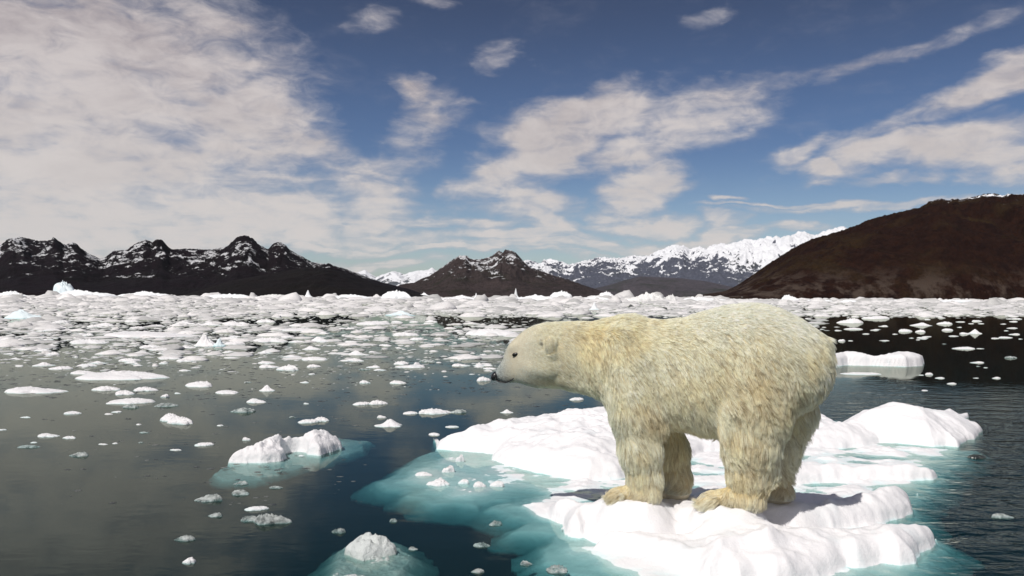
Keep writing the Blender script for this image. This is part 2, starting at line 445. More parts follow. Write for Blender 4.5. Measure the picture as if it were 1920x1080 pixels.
mountain('mountain', FARR, 19000, 13500, 23000, 620, 220, mountain_material('snowy_mountain', (.085, .090, .125), (.06, .066, .098), 150, 1150, .30, 1100, thr0=.83), .42, 1500, .07, 1.35, 13.0)
GREY = [(1040, 552), (1090, 545), (1130, 539), (1166, 528), (1200, 519), (1240, 521), (1280, 523), (1320, 528), (1360, 536), (1400, 545), (1450, 552), (1500, 557)]
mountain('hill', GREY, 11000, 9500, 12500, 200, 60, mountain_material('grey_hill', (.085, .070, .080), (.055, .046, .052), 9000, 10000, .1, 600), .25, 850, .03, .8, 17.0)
RIGHTH = [(1285, 559), (1300, 557), (1320, 553), (1360, 546.7), (1380, 538), (1410, 520), (1433, 505), (1467, 485), (1500, 466), (1527, 455), (1567, 443), (1600, 433), (1633, 419), (1667, 410), (1700, 401), (1727, 395), (1743, 386),
          (1763, 381), (1780, 383), (1793, 380), (1800, 382), (1820, 378), (1847, 371), (1863, 370), (1880, 375), (1900, 372), (1920, 373), (2000, 362), (2150, 355), (2400, 370), (2800, 350)]
mountain('hill', RIGHTH, 1000, 650, 1300, 560, 150, mountain_material('brown_hill', (.024, .009, .005), (.012, .004, .003), 100, 126, .20, 55, rock_band=34, veg_green=(.034, .020, .008), thr0=.94), .20, 80, .034, .75, 21.0)
# ---------------------------------------------------------------- bear frame (used by the floe too)
PSI = R(13)
BH = np.array([-math.cos(PSI), math.sin(PSI), 0.0])       # heading
BL = np.array([-math.sin(PSI), -math.cos(PSI), 0.0])      # its left flank, towards the camera
BO = np.array([1.305, 6.24, 0.25])                        # on the ice under the middle of the bear
def L(px, py, yl=0.0):           # bear coordinates of a pixel, on the plane yl to the left of its spine
    d = ray(px, py)
    t = (yl - np.dot(CAM - BO, BL)) / np.dot(d, BL)
    q = CAM + d * t - BO
    return np.array([np.dot(q, BH), yl, q[2]])
def bear_world(q):
    q = np.asarray(q, float)
    return BO + q[..., :1] * BH + q[..., 1:2] * BL + q[..., 2:3] * np.array([0, 0, 1.0])

# ---------------------------------------------------------------- ice floes shaped from outlines on the water
def poly_sd(X, Y, poly):
    """signed distance to a polygon, positive inside"""
    d2 = np.full(X.shape, 1e9); ins = np.zeros(X.shape, bool)
    k = len(poly)
    for i in range(k):
        x0, y0 = poly[i]; x1, y1 = poly[(i + 1) % k]
        ex, ey = x1 - x0, y1 - y0
        t = np.clip(((X - x0) * ex + (Y - y0) * ey) / (ex * ex + ey * ey + 1e-12), 0, 1)
        d2 = np.minimum(d2, (X - x0 - t * ex) ** 2 + (Y - y0 - t * ey) ** 2)
        c = ((y0 > Y) != (y1 > Y)) & (X < ex * (Y - y0) / (ey if abs(ey) > 1e-9 else 1e-9) + x0)
        ins ^= c
    d = np.sqrt(d2)
    return np.where(ins, d, -d)
def outline(pts):                # (px, py[, height]) -> ground points
    return np.array([P(q[0], q[1], q[2] if len(q) > 2 else 0.0)[:2] for q in pts])
def heightfield(name, x0, x1, y0, y1, res, zf, m, zmin=-1.0):
    nx = int((x1 - x0) / res) + 1; ny = int((y1 - y0) / res) + 1
    X, Y = np.meshgrid(np.linspace(x0, x1, nx), np.linspace(y0, y1, ny))
    Z = zf(X, Y)
    V = np.stack([X, Y, Z], -1).reshape(-1, 3)
    Fc = grid_faces(nx, ny)
    keep = (Z.reshape(-1)[Fc] > zmin + 1e-3).any(1)
    Fc = Fc[keep]
    used, inv = np.unique(Fc, return_inverse=True)
    V = V[used]; Fc = inv.reshape(-1, 4)
    # close it from below
    E_ = np.concatenate([Fc[:, [0, 1]], Fc[:, [1, 2]], Fc[:, [2, 3]], Fc[:, [3, 0]]])
    key = E_[:, 0].astype(np.int64) * len(V) + E_[:, 1]; rev = E_[:, 1].astype(np.int64) * len(V) + E_[:, 0]
    B = E_[~np.isin(key, rev)]
    nv = len(V)
    low = V.copy(); low[:, 2] = zmin - 0.04
    allF = np.concatenate([Fc, Fc[:, ::-1] + nv, np.stack([B[:, 1], B[:, 0], B[:, 0] + nv, B[:, 1] + nv], -1)])
    return make_mesh(name, np.concatenate([V, low]), allF, m)

# main floe: (outline, height, edge width, roughness, seed)
A1 = outline([(818, 843), (815, 822), (827, 806, .2), (855, 799, .22), (883, 791, .22), (916, 787, .22), (950, 781, .24), (985, 776, .24), (1012, 764, .28), (1050, 761, .28), (1079, 757, .3), (1129, 747, .3), (1180, 741, .3), (1300, 742, .3),
              (1450, 752, .3), (1560, 764, .3), (1600, 800, .2), (1600, 836), (1500, 838), (1400, 842), (1320, 848), (1250, 872), (1160, 900), (1100, 902), (1061, 897), (1006, 886), (957, 874), (924, 862), (928, 850), (905, 848), (880, 846), (850, 845)])
A2 = outline([(1420, 845), (1440, 800, .2), (1500, 780, .3), (1559, 764, .35), (1590, 753, .4), (1620, 746, .45), (1669, 739, .5), (1690, 741, .48), (1719, 747, .4), (1722, 752, .36), (1760, 752, .3), (1790, 756, .22), (1815, 764, .12), (1824, 772, .06), (1810, 777, .06), (1800, 778, .1), (1822, 790, .1), (1843, 808), (1829, 824), (1815, 825), (1803, 831),
              (1795, 838), (1775, 836), (1750, 838), (1725, 835), (1690, 832), (1650, 830), (1622, 838), (1560, 843), (1500, 846)])
C1 = outline([(1360, 912), (1420, 880, .1), (1490, 872, .12), (1520, 868, .14), (1559, 862, .16), (1595, 868, .14), (1626, 868, .13), (1660, 871, .12), (1694, 872, .11), (1735, 877, .1), (1756, 888, .03), (1750, 900), (1710, 901), (1640, 902), (1540, 906), (1480, 910)])
D1 = outline([(1030, 952), (1044, 942, .1), (1052, 931, .16), (1075, 932, .16), (1100, 933, .18), (1140, 930, .22), (1215, 922, .25), (1300, 920, .25), (1420, 924, .25), (1497, 926, .24), (1550, 917, .22), (1602, 911, .2), (1650, 908, .18), (1700, 904, .14), (1721, 905, .1), (1723, 913, .06),
              (1709, 930), (1690, 938), (1712, 958), (1708, 966), (1688, 974), (1640, 984), (1560, 1000), (1400, 1005), (1280, 1005), (1180, 1000), (1100, 1001), (1090, 1010), (1065, 1004), (1058, 985), (1030, 975)])
D2 = outline([(1110, 1030), (1135, 1008, .05), (1165, 992, .12), (1230, 974, .2), (1290, 968, .22), (1400, 964, .24), (1500, 966, .22), (1600, 968, .2), (1690, 968, .18), (1735, 978, .14), (1752, 992, .09), (1759, 1010), (1746, 1030), (1728, 1038), (1716, 1058), (1690, 1062), (1655, 1056), (1625, 1066),
              (1590, 1064), (1560, 1080), (1528, 1088), (1490, 1100), (1450, 1104), (1420, 1094), (1390, 1104), (1355, 1092), (1320, 1094), (1295, 1078), (1260, 1070), (1233, 1058), (1190, 1043), (1150, 1036)])
K1 = outline([(975, 946), (990, 936, .03), (1010, 932, .05), (1040, 932, .05), (1075, 940), (1095, 960), (1110, 1000), (1060, 985), (1030, 975), (1005, 968)])
SH = outline([(705, 902), (740, 884), (772, 868), (800, 853), (820, 840), (900, 820), (1100, 780), (1400, 770), (1600, 790), (1700, 830), (1830, 842), (1800, 862), (1770, 880), (1765, 905), (1700, 920), (1725, 925), (1700, 980), (1765, 1015), (1730, 1070), (1600, 1110), (1400, 1150), (1240, 1140),
              (1120, 1078), (1060, 1058), (1035, 1042), (1018, 1022), (1040, 1006), (1046, 996), (1000, 992), (973, 990), (990, 970), (960, 958), (932, 947), (985, 922), (960, 928), (900, 942), (850, 940), (815, 939), (800, 926), (768, 924), (778, 916)])
LOBES = [(A1, .30, .38, .085, 1.0, .22), (A2, .44, .95, .10, 4.0, .65), (C1, .24, .26, .05, 7.0, .13), (D1, .25, .22, .07, 10.0, .13), (D2, .25, .24, .085, 13.0, .15), (K1, .05, .2, .05, 16.0, .1)]
PAWS = {'near_front': L(1188, 935, .21), 'far_front': L(1262, 933, -.21), 'near_hind': L(1365, 945, .22), 'far_hind': L(1452, 941, -.22)}
PAW_W = {k: bear_world(v) for k, v in PAWS.items()}
def floe_z(X, Y):
    wx = .10 * fbm(X * 2.2, Y * 2.2, 1.0, 4); wy = .10 * fbm(X * 2.2, Y * 2.2, 9.0, 4)
    wx2 = .03 * fbm(X * 8, Y * 8, 31.0, 3); wy2 = .03 * fbm(X * 8, Y * 8, 39.0, 3)
    near = 1 - .45 * sstep(Y, 6.5, 8.0) * 0
    s = poly_sd(X + wx * 1.7 + wx2, Y + wy * 1.7 + wy2, SH)
    inner = sstep(X, -.45, .75) * sstep(s, .05, .6)
    z = np.where(s > 0, -.030 + .026 * sstep(s, 0, .34) + .010 * fbm(X * 2.2, Y * 2.2, 3.0, 5), -.030 + np.minimum(s, 0) * .42)
    z = z * (1 - inner) + (.008 + .085 * fbm(X * 1.9, Y * 2.6, 5.0, 5)) * inner
    z = np.minimum(z, -.004 + .085 * inner + .008 * fbm(X * 5, Y * 5, 44.0, 3))
    for poly, H, wd, ro, sd, ew in LOBES:
        s = poly_sd(X + wx * .55 + wx2 * .8, Y + wy * .55 + wy2 * .8, poly)
        t = np.clip(s / wd, 0, 1)
        te = np.clip(s / (ew * (1 + .5 * fbm(X * 1.5, Y * 1.5, sd + 20, 2))), 0, 1)
        ek = .52 + .30 * fbm(X * 1.1, Y * 1.1, sd + 27, 2)
        dome = ek * np.sqrt(np.maximum(1 - (1 - te) ** 2, 0)) + (1 - ek) * sstep(s, -.1, wd * 2.0)
        # wind and melt have cut the snow into soft hollows with ridges between them
        cup = np.abs(perlin(X * 1.2 + wx * 5, Y * 2.2 + wy * 5, sd)) * 1.1 + .45 * np.abs(perlin(X * 2.6 + wy * 4, Y * 3.7 + wx * 4, sd + 3)) + .12 * np.abs(perlin(X * 6.0, Y * 7.5, sd + 5))
        rid = .42 - cup
        zl = H * dome + ro * rid * 1.7 * sstep(s, .0, wd * .9) - .02
        zl = np.where(s > 0, np.maximum(zl, -.03), -.05 + s * 3.0)
        z = np.maximum(z, zl)
    mc = P(1665, 768, .3); z = np.where(z > 0, z + .27 * np.exp(-((X - mc[0]) / .55) ** 2 - ((Y - mc[1]) / .6) ** 2) * sstep(z, 0, .2), z)
    for k, q in PAW_W.items():
        d = np.hypot(X - q[0], Y - q[1])
        f = sstep(d, .42, .15)
        z = z * (1 - f) + q[2] * f
    z += np.where(z > .02, .012, .004) * fbm(X * 5, Y * 5, 21.0, 4) + np.where(z > .02, .016, .003) * fbm(X * 8, Y * 9, 28.0, 4, .6, True) + .004 * fbm(X * 22, Y * 22, 25.0, 3)
    return np.maximum(z, -.12)
floe = heightfield('ice_floe', -2.0, 6.9, 4.3, 13.2, .02, floe_z, M_FLOE, -.12)
tag(floe, 'large white ice floe with turquoise meltwater edges under the polar bear', 'ice floe')

# the other floes with an outline of their own
def small_floe(name, label, pts, H, wd, ro, seed, shelf=None, res=.015, m=None, depth=-.035, lump=3.2, cat='ice floe', steep=.5, floor=-.12, edge=.5, shn=.012, notch=None):
    poly = outline(pts)
    sh = outline(shelf) if shelf else None
    allp = np.concatenate([poly] + ([sh] if shelf else []))
    def zf(X, Y):
        wx = .07 * fbm(X * 3, Y * 3, seed, 4); wy = .07 * fbm(X * 3, Y * 3, seed + 5, 4)
        s = poly_sd(X + wx, Y + wy, poly)
        t = np.clip(s / wd, 0, 1)
        te = np.clip(s / .06, 0, 1)
        dome = edge * np.sqrt(np.maximum(1 - (1 - te) ** 2, 0)) + (1 - edge) * np.clip((s + .02) / (wd * 1.1), 0, 1) ** .6
        nn = np.abs(perlin(X * lump, Y * lump * 1.1, seed + 1)) + .55 * np.abs(perlin(X * lump * 2.3, Y * lump * 2.3, seed + 2)) + .3 * np.abs(perlin(X * lump * 5, Y * lump * 5, seed + 3))
        z = H * dome + ro * (.5 - nn) * 1.6 * np.clip(t * 1.5, 0, 1) - .015
        z = np.where(s > 0, np.maximum(z, -.02), -.03 + s * 1.6)
        if notch is not None:
            c, r = P(notch[0], notch[1])[:2], notch[2]
            d = np.hypot((X - c[0]) / r, (Y - c[1]) / (r * 1.5))
            z = np.where(d < 1.25, z - (H + .1) * sstep(d, 1.25, .7), z)
        if sh is not None:
            s2 = poly_sd(X + wx * 2, Y + wy * 2, sh)
            z2 = np.where(s2 > 0, depth * (1 - .75 * sstep(s2, 0, .5)) + shn * fbm(X * 4, Y * 4, seed + 7, 5, .6), depth + s2 * steep)
            z = np.maximum(z, np.minimum(z2, -.006 if shn < .02 else .03))
        z += np.where(z > 0, .022, .004) * fbm(X * 12, Y * 12, seed + 9, 5, .62, True)
        return np.maximum(z, floor)
    mn, mx = allp.min(0) - .4, allp.max(0) + .4
    return tag(heightfield(name, mn[0], mx[0], mn[1], mx[1], res, zf, m or M_ICE, floor), label, cat)
small_floe('ice_floe', 'lumpy white ice floe with a melted notch and a turquoise foot',
           [(428, 868), (455, 852, .06), (478, 835, .12), (488, 818, .2), (500, 809, .24), (530, 803, .26), (570, 797, .26), (610, 797, .24), (630, 804, .2), (640, 815, .12), (630, 822, .08), (640, 838), (628, 846), (600, 854), (568, 852), (545, 858), (525, 864), (490, 869)],
           .25, .36, .085, 50.0, shelf=[(400, 882), (430, 866), (560, 826), (620, 815), (688, 822), (672, 838), (640, 850), (610, 858), (540, 876), (470, 892), (420, 892)], lump=4.6, steep=.8, floor=-.09, edge=.16, notch=(552, 853, .13), res=.013)
small_floe('ice_floe', 'long flat topped white ice slab floating behind the bear rump',
           [(1530, 690), (1540, 662, .34), (1580, 656, .36), (1640, 664, .3), (1690, 660, .3), (1718, 662, .3), (1732, 680), (1728, 686), (1700, 688), (1640, 686), (1590, 685)],
           .34, .26, .05, 60.0, lump=1.0, res=.04, shelf=[(1530, 694), (1600, 690), (1733, 690), (1735, 682), (1560, 672)], depth=-.3)
small_floe('ice_block', 'half sunken glassy ice block with a white top at the bottom edge',
           [(655, 1040), (664, 1022, .02), (672, 1008, .05), (680, 999, .09), (700, 997, .10), (719, 1001, .09), (728, 1016, .05), (742, 1026, .03), (738, 1040), (715, 1046), (685, 1052)],
           .10, .12, .05, 70.0, shelf=[(622, 1082), (640, 1050), (662, 1018), (700, 1006), (738, 1014), (759, 1032), (760, 1055), (738, 1080), (705, 1104), (650, 1106), (622, 1100)], depth=-.014, shn=.05, m=M_CLOUDY, lump=8, res=.008, edge=.2, cat='ice block')
#@@FLOE_END
# ---------------------------------------------------------------- polar bear
HF = .022                                                 # the fur stands this far off the skin
TOP = [(921.5, 703), (924, 699), (927.5, 696), (934.5, 681), (941.5, 671), (945, 664), (947, 653), (953, 641), (966, 627), (984, 613), (1005, 603), (1023, 599), (1051, 598), (1084, 598), (1102, 599), (1123, 595), (1146, 591), (1167, 585.5), (1185, 584), (1199, 587), (1213, 592), (1239, 595),
       (1280, 592), (1313, 582), (1360, 569), (1399, 563.5), (1430, 565), (1461, 573), (1492, 589), (1519, 606), (1539, 620), (1548, 636), (1556, 658), (1560, 676), (1561.5, 692)]
BOT = [(921.5, 703), (924, 708), (928, 712), (932, 715), (938, 718.6), (949, 721.5), (960, 722), (972, 724), (986, 728), (1012, 732), (1042, 732), (1072, 737), (1098, 741), (1123, 748), (1150, 775), (1190, 792), (1240, 800), (1282, 806), (1321, 816), (1352, 818), (1400, 800),
       (1450, 785), (1500, 772), (1530, 755), (1548, 735), (1556, 716), (1560, 702), (1561.5, 692)]
WID = [(921.5, .0), (923, .022), (926, .032), (932, .042), (943, .056), (955, .070), (966, .088), (985, .125), (1005, .150), (1025, .160), (1050, .165), (1075, .175), (1100, .20), (1130, .25), (1160, .295), (1190, .325), (1230, .335), (1290, .345), (1350, .375), (1400, .40), (1440, .40), (1480, .38),
       (1515, .33), (1538, .26), (1550, .19), (1557, .12), (1560, .06), (1561.5, .0)]
def chain_x(tab, zcol=True):
    q = np.array([L(a, b) for a, b in tab])
    return q[::-1, 0], q[::-1, 2]
tx, tz = chain_x(TOP); bx_, bz = chain_x(BOT)
wx_ = np.array([L(a, 690)[0] for a, _ in WID])[::-1]; wy_ = np.array([b for _, b in WID])[::-1]
h = .0135
x0, x1, y0, y1, z0, z1 = bx_[0] - .12, bx_[-1] + .12, -.56, .56, -.10, 1.62
gx, gy, gz = (np.arange(a, b, h) for a, b in ((x0, x1), (y0, y1), (z0, z1)))
X, Y, Z = np.meshgrid(gx, gy, gz, indexing='ij')
def smin(a, b, k):
    hh = np.clip(.5 + .5 * (b - a) / k, 0, 1)
    return b * (1 - hh) + a * hh - k * hh * (1 - hh)
zt = np.interp(gx, tx, tz) - HF; zb = np.interp(gx, bx_, bz) + HF
ry = np.maximum(np.interp(gx, wx_, wy_) - HF * .6, .004)
rz = np.maximum((zt - zb) / 2, .004); zc = (zt + zb) / 2
trunk_f = np.interp(gx, [L(1180, 690)[0], L(1080, 690)[0]], [1.0, 0.0])
S = (Z - zc[:, None, None]) / rz[:, None, None]
# the trunk is broader low down, narrow over the withers; the muzzle is boxier
egg = 1 - .16 * trunk_f[:, None, None] * np.clip(S, -1, 1) - .10 * (trunk_f[:, None, None] > .5) * np.clip(S, 0, 1) ** 3
ex = 2.15
q = (np.abs(S) ** ex + np.abs(Y / (ry[:, None, None] * egg)) ** ex) ** (1 / ex)
D = (q - 1) * np.minimum(rz, ry)[:, None, None]
over = np.maximum(gx - tx[-1], tx[0] - gx)
D = np.maximum(D, over[:, None, None])
def cone(pa, ra, pb, rb, lat=.86):
    a = np.array(pa, float) * (1, 1 / lat, 1); b = np.array(pb, float) * (1, 1 / lat, 1)
    ba = b - a
    dx, dy_, dz_ = X - a[0], Y / lat - a[1], Z - a[2]
    t = np.clip((dx * ba[0] + dy_ * ba[1] + dz_ * ba[2]) / (ba @ ba), 0, 1)
    d = np.sqrt((dx - t * ba[0]) ** 2 + (dy_ - t * ba[1]) ** 2 + (dz_ - t * ba[2]) ** 2)
    return d - (ra + (rb - ra) * t)
def limb(pts, k=.05, lat=.86):
    f = None
    for (a, ra), (b, rb) in zip(pts[:-1], pts[1:]):
        c = cone(a, ra, b, rb, lat)
        f = c if f is None else smin(f, c, k)
    return f
def pt(px, py, yl, r): return (L(px, py, yl), r)
def paw(ankle, toe, r0, r1, yl, w=.045):
    f = cone(ankle, r0, toe, r1, 1.35)
    d = np.array(toe) - np.array(ankle); d = d / np.linalg.norm(d)
    for i in range(-2, 3):
        tp = np.array(toe) + np.array([d[0] * (.045 - .008 * i * i), i * w * .95, -.012])
        bp = tp - d * .06 + np.array([0, 0, .02])
        f = smin(f, cone(bp, .036, tp, .036, 1.0), .018)
    return f
nf = limb([pt(1190, 690, .17, .19), pt(1192, 770, .21, .185), pt(1200, 838, .22, .150), pt(1208, 892, .215, .118), pt(1210, 918, .21, .105)])
ff = limb([pt(1205, 690, -.17, .18), pt(1230, 770, -.20, .16), pt(1258, 840, -.21, .125), pt(1267, 892, -.21, .105), pt(1268, 916, -.21, .098)])
nh = limb([pt(1425, 690, .17, .25), pt(1420, 765, .22, .245), pt(1408, 830, .245, .200), pt(1406, 880, .24, .152), pt(1402, 915, .23, .118)])
fh = limb([pt(1465, 690, -.15, .26), pt(1478, 765, -.20, .20), pt(1462, 835, -.22, .138), pt(1449, 885, -.22, .112), pt(1449, 918, -.22, .10)])
nfp = paw(L(1212, 922, .21), L(1156, 928, .215), .085, .050, .21)
ffp = paw(L(1272, 921, -.21), L(1228, 927, -.21), .085, .050, -.21)
nhp = paw(L(1408, 930, .23), L(1330, 936, .24), .092, .054, .23)
fhp = paw(L(1466, 926, -.22), L(1405, 932, -.22), .085, .050, -.22)
for leg, pw in ((nf, nfp), (ff, ffp), (nh, nhp), (fh, fhp)):
    D = smin(D, smin(leg, pw, .06), .085)
# shoulder and haunch muscles
D = smin(D, cone(L(1165, 640, .20), .10, L(1185, 735, .25), .11), .10)
D = smin(D, cone(L(1165, 640, -.20), .10, L(1185, 735, -.25), .11), .10)
D = smin(D, cone(L(1432, 850, .24), .085, L(1442, 872, .24), .070), .06)       # hock and elbow
D = smin(D, cone(L(1222, 775, .25), .085, L(1232, 792, .25), .065), .06)
D = smin(D, cone(L(1380, 770, .30), .10, L(1375, 800, .29), .085), .08)
# cheek, brow and ears
for s in (1, -1):
    D = smin(D, cone(L(1000, 690, .085 * s), .045, L(1030, 690, .10 * s), .055), .05)
    D = smin(D, cone(L(960, 652, .045 * s), .020, L(972, 648, .055 * s), .024), .03)
    ec = L(1029, 641, .168 * s)
    ear = (np.sqrt(((X - ec[0]) / .038) ** 2 + ((Y - ec[1]) / .018) ** 2 + ((Z - ec[2]) / .054) ** 2) - 1) * .018
    D = smin(D, ear, .012)
    D = smin(D, cone(L(1036, 662, .13 * s), .04, L(1031, 645, .155 * s), .038, .8), .03)
    # eye socket
    e = L(966, 664, .08 * s)
    D = smin(D, 1e3 * np.ones_like(D), .01) if False else D
# tail
D = smin(D, cone(L(1545, 642, 0), .05, L(1556, 668, 0), .035), .04)
D = np.maximum(D, -(Z + .02) * 0 + D)
D = D + .008 * fbm(X * 5, Y * 5, Z * 5, 2)

def surface_nets(Fv, org, h):
    s = Fv < 0
    nx, ny, nz = Fv.shape
    acc = np.zeros((nx - 1, ny - 1, nz - 1, 3), np.float32); cnt = np.zeros((nx - 1, ny - 1, nz - 1), np.float32)
    cs = [(i, j, k) for i in (0, 1) for j in (0, 1) for k in (0, 1)]
    def sub(A, c): return A[c[0]:nx - 1 + c[0], c[1]:ny - 1 + c[1], c[2]:nz - 1 + c[2]]
    for a in cs:
        for ax in range(3):
            if a[ax]: continue
            b = list(a); b[ax] = 1
            fa, fb = sub(Fv, a), sub(Fv, b)
            cross = (fa < 0) != (fb < 0)
            t = np.where(cross, fa / np.where(cross, fa - fb, 1), 0)
            for c in range(3):
                acc[..., c] += cross * (a[c] + (t if c == ax else 0))
            cnt += cross
    act = cnt > 0
    idx = -np.ones(act.shape, np.int64); idx[act] = np.arange(act.sum())
    cell = np.argwhere(act)
    V = (cell + acc[act] / cnt[act][:, None]) * h + org
    Q = []
    for ax in range(3):
        u, v = (ax + 1) % 3, (ax + 2) % 3
        lo = [slice(1, -1)] * 3; lo[ax] = slice(0, -1)
        hi = [slice(1, -1)] * 3; hi[ax] = slice(1, None)
        ch = s[tuple(lo)] != s[tuple(hi)]
        pos = np.argwhere(ch)
        off = np.ones(3, int); off[ax] = 0
        pos = pos + off
        inside = s[tuple(pos.T)]
        du = np.zeros(3, int); du[u] = 1
        dv = np.zeros(3, int); dv[v] = 1
        q4 = np.stack([idx[tuple((pos - du - dv).T)], idx[tuple((pos - dv).T)], idx[tuple(pos.T)], idx[tuple((pos - du).T)]], -1)
        q4[~inside] = q4[~inside][:, ::-1]
        Q.append(q4)
    return V, np.concatenate(Q)
BV, BF = surface_nets(D, np.array([x0, y0, z0]), h)
for _ in range(3):                                        # relax the grid steps away
    sm = np.zeros_like(BV); ct = np.zeros(len(BV))
    for i in range(4):
        np.add.at(sm, BF[:, i], BV[BF[:, (i + 1) % 4]]); np.add.at(ct, BF[:, i], 1)
        np.add.at(sm, BF[:, (i + 1) % 4], BV[BF[:, i]]); np.add.at(ct, BF[:, (i + 1) % 4], 1)
    BV = BV * .45 + .55 * sm / ct[:, None]

def skin_material():
    m, n, out = mat('bear_skin')
    pos = n.new('ShaderNodeTexCoord').outputs['Object']
    c = n.mix(n.noise(pos, 30, 3), rgb(.48, .42, .30), rgb(.64, .58, .44))
    # the bare, greyer muzzle
    xx = n.sep(pos)[0]
    nz = L(934, 700)[0]
    c = n.mix(n.ramp(n.math('ADD', xx, n.math('MULTIPLY', n.math('SUBTRACT', n.noise(pos, 40, 3), .5), .05)), L(968, 700)[0], nz), c, n.mix(n.ramp(n.noise(pos, 120, 3), .40, .62), rgb(.14, .16, .165), rgb(.46, .51, .51)))
    b = n.new('ShaderNodeBsdfPrincipled')
    n.put(b.inputs['Base Color'], c); b.inputs['Roughness'].default_value = .8
    n.t.links.new(b.outputs[0], out.inputs[0])
    return m
bear = make_mesh('polar_bear', BV, BF, skin_material())
bear.matrix_world = Matrix(((BH[0], BL[0], 0, BO[0]), (BH[1], BL[1], 0, BO[1]), (0, 0, 1, BO[2]), (0, 0, 0, 1)))
tag(bear, 'cream furred polar bear standing side on upon the large ice floe, head lowered', 'polar bear')

# fur -------------------------------------------------------------------------------
def fur_material():
    m, n, out = mat('bear_fur')
    at = n.new('ShaderNodeAttribute'); at.attribute_name = 'tint'
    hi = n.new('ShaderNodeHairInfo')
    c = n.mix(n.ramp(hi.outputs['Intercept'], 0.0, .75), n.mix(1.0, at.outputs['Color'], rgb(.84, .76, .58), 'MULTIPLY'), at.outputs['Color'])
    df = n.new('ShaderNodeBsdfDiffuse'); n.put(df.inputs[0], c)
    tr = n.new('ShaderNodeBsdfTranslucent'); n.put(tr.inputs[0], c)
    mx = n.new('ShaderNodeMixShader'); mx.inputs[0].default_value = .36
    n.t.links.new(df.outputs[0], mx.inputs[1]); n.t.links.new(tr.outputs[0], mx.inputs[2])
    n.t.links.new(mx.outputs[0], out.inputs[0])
    return m
def build_fur(NF, NG, seed=3):
    rs = np.random.RandomState(seed)
    T = np.concatenate([BF[:, [0, 1, 2]], BF[:, [0, 2, 3]]])
    a, b, c = BV[T[:, 0]], BV[T[:, 1]], BV[T[:, 2]]
    cn = np.cross(b - a, c - a); ar = np.linalg.norm(cn, axis=1)
    fn = np.zeros_like(BV)
    for i in range(3): np.add.at(fn, T[:, i], cn)
    fn /= np.linalg.norm(fn, axis=1)[:, None] + 1e-12
    def sample(k, wt=None):
        p = ar if wt is None else ar * wt
        t = rs.choice(len(T), k, p=p / p.sum())
        u, v = rs.rand(k), rs.rand(k)
        f = u + v > 1; u[f], v[f] = 1 - u[f], 1 - v[f]
        pos = a[t] + u[:, None] * (b[t] - a[t]) + v[:, None] * (c[t] - a[t])
        nn = fn[T[t, 0]] * (1 - u - v)[:, None] + fn[T[t, 1]] * u[:, None] + fn[T[t, 2]] * v[:, None]
        return pos, nn / np.linalg.norm(nn, axis=1)[:, None]
    cen = (a + b + c) / 3
    xh = L(1040, 690)[0]; xm = L(962, 690)[0]; xn = L(1110, 690)[0]
    dens = np.where(cen[:, 0] > xh - .05, 2.6, 1.0) * np.where(cen[:, 1] > -.15, 1.25, .75)
    zelb = L(1200, 800)[2]
    def field(p, nn, comb_noise=1.0):
        x, y, z = p.T
        legz = sstep(z, .78, .50)
        head = sstep(x, xn, xh); muz = sstep(x, xh - .0, xm)
        side = np.clip(1 - nn[:, 2], 0, 1)
        d = np.stack([-1.0 + .45 * side * (1 - head), 0 * x, -.25 - .95 * side], -1)
        rump = sstep(x, L(1440, 690)[0], L(1560, 690)[0])
        d[:, 2] -= .6 * rump
        leg_d = np.stack([-.25 + 0 * x, 0 * x, -1.0 + 0 * x], -1)
        d = d * (1 - legz)[:, None] + leg_d * legz[:, None]
        hd = np.stack([-1.0 + 0 * x, .25 * np.sign(y), -.30 - .25 * side], -1)
        d = d * (1 - head)[:, None] + hd * head[:, None]
        pawz = sstep(z, .16, .06)
        pd = np.stack([.9 + 0 * x, 0 * x, -.55 + 0 * x], -1)
        d = d * (1 - pawz)[:, None] + pd * pawz[:, None]
        k = 5.0
        wv = np.stack([fbm(x * k, y * k, z * k * .6, 3), fbm(x * k + 31, y * k, z * k * .6, 3), fbm(x * k, y * k + 47, z * k * .6, 3)], -1)
        rough = .35 + .9 * sstep(x, L(1330, 690)[0], L(1430, 690)[0]) * sstep(z, 1.3, .9) + .3 * legz
        rough = rough * (1 - .6 * head)
        d = d + wv * (rough * 1.15 * comb_noise)[:, None]
        ln = .046 + .022 * side + .014 * sstep(z, .95, .55) * (1 - pawz) + .012 * rump
        belly = sstep(nn[:, 2], .1, -.5) * (1 - head)
        ln = ln + .02 * belly
        ln = ln * (1 - head) + (.034 - .016 * muz) * head
        ln = ln * (1 - muz * .45)
        ln = ln * (1 - .12 * pawz)
        return d, ln, head, muz, rough, legz, pawz
    def tang(d, nn):
        t = d - nn * (d * nn).sum(1)[:, None]
        return t / (np.linalg.norm(t, axis=1)[:, None] + 1e-9)
    # clump guides
    coarse = sstep(cen[:, 0], L(1300, 690)[0], L(1380, 690)[0]) * sstep(cen[:, 2], 1.32, 1.1) + sstep(cen[:, 2], .62, .45)
    gp, gn = sample(NG, dens * (1 - .40 * np.clip(coarse, 0, 1)))
    gd, gl, ghead, _, grough, _, _ = field(gp, gn, 1.25)
    gd = gd + rs.normal(size=gd.shape) * (.07 + .10 * np.minimum(grough, 1))[:, None]
    gt = tang(gd, gn)
    glift = (.08 + .20 * rs.rand(NG) ** 2) * (1 - .45 * ghead)
    glen = gl * (.75 + .5 * rs.rand(NG))
    from mathutils.kdtree import KDTree
    kd = KDTree(NG)
    for i, q in enumerate(gp): kd.insert(q, i)
    kd.balance()
    p, nn = sample(NF, dens)
    keep = p[:, 2] > -.005
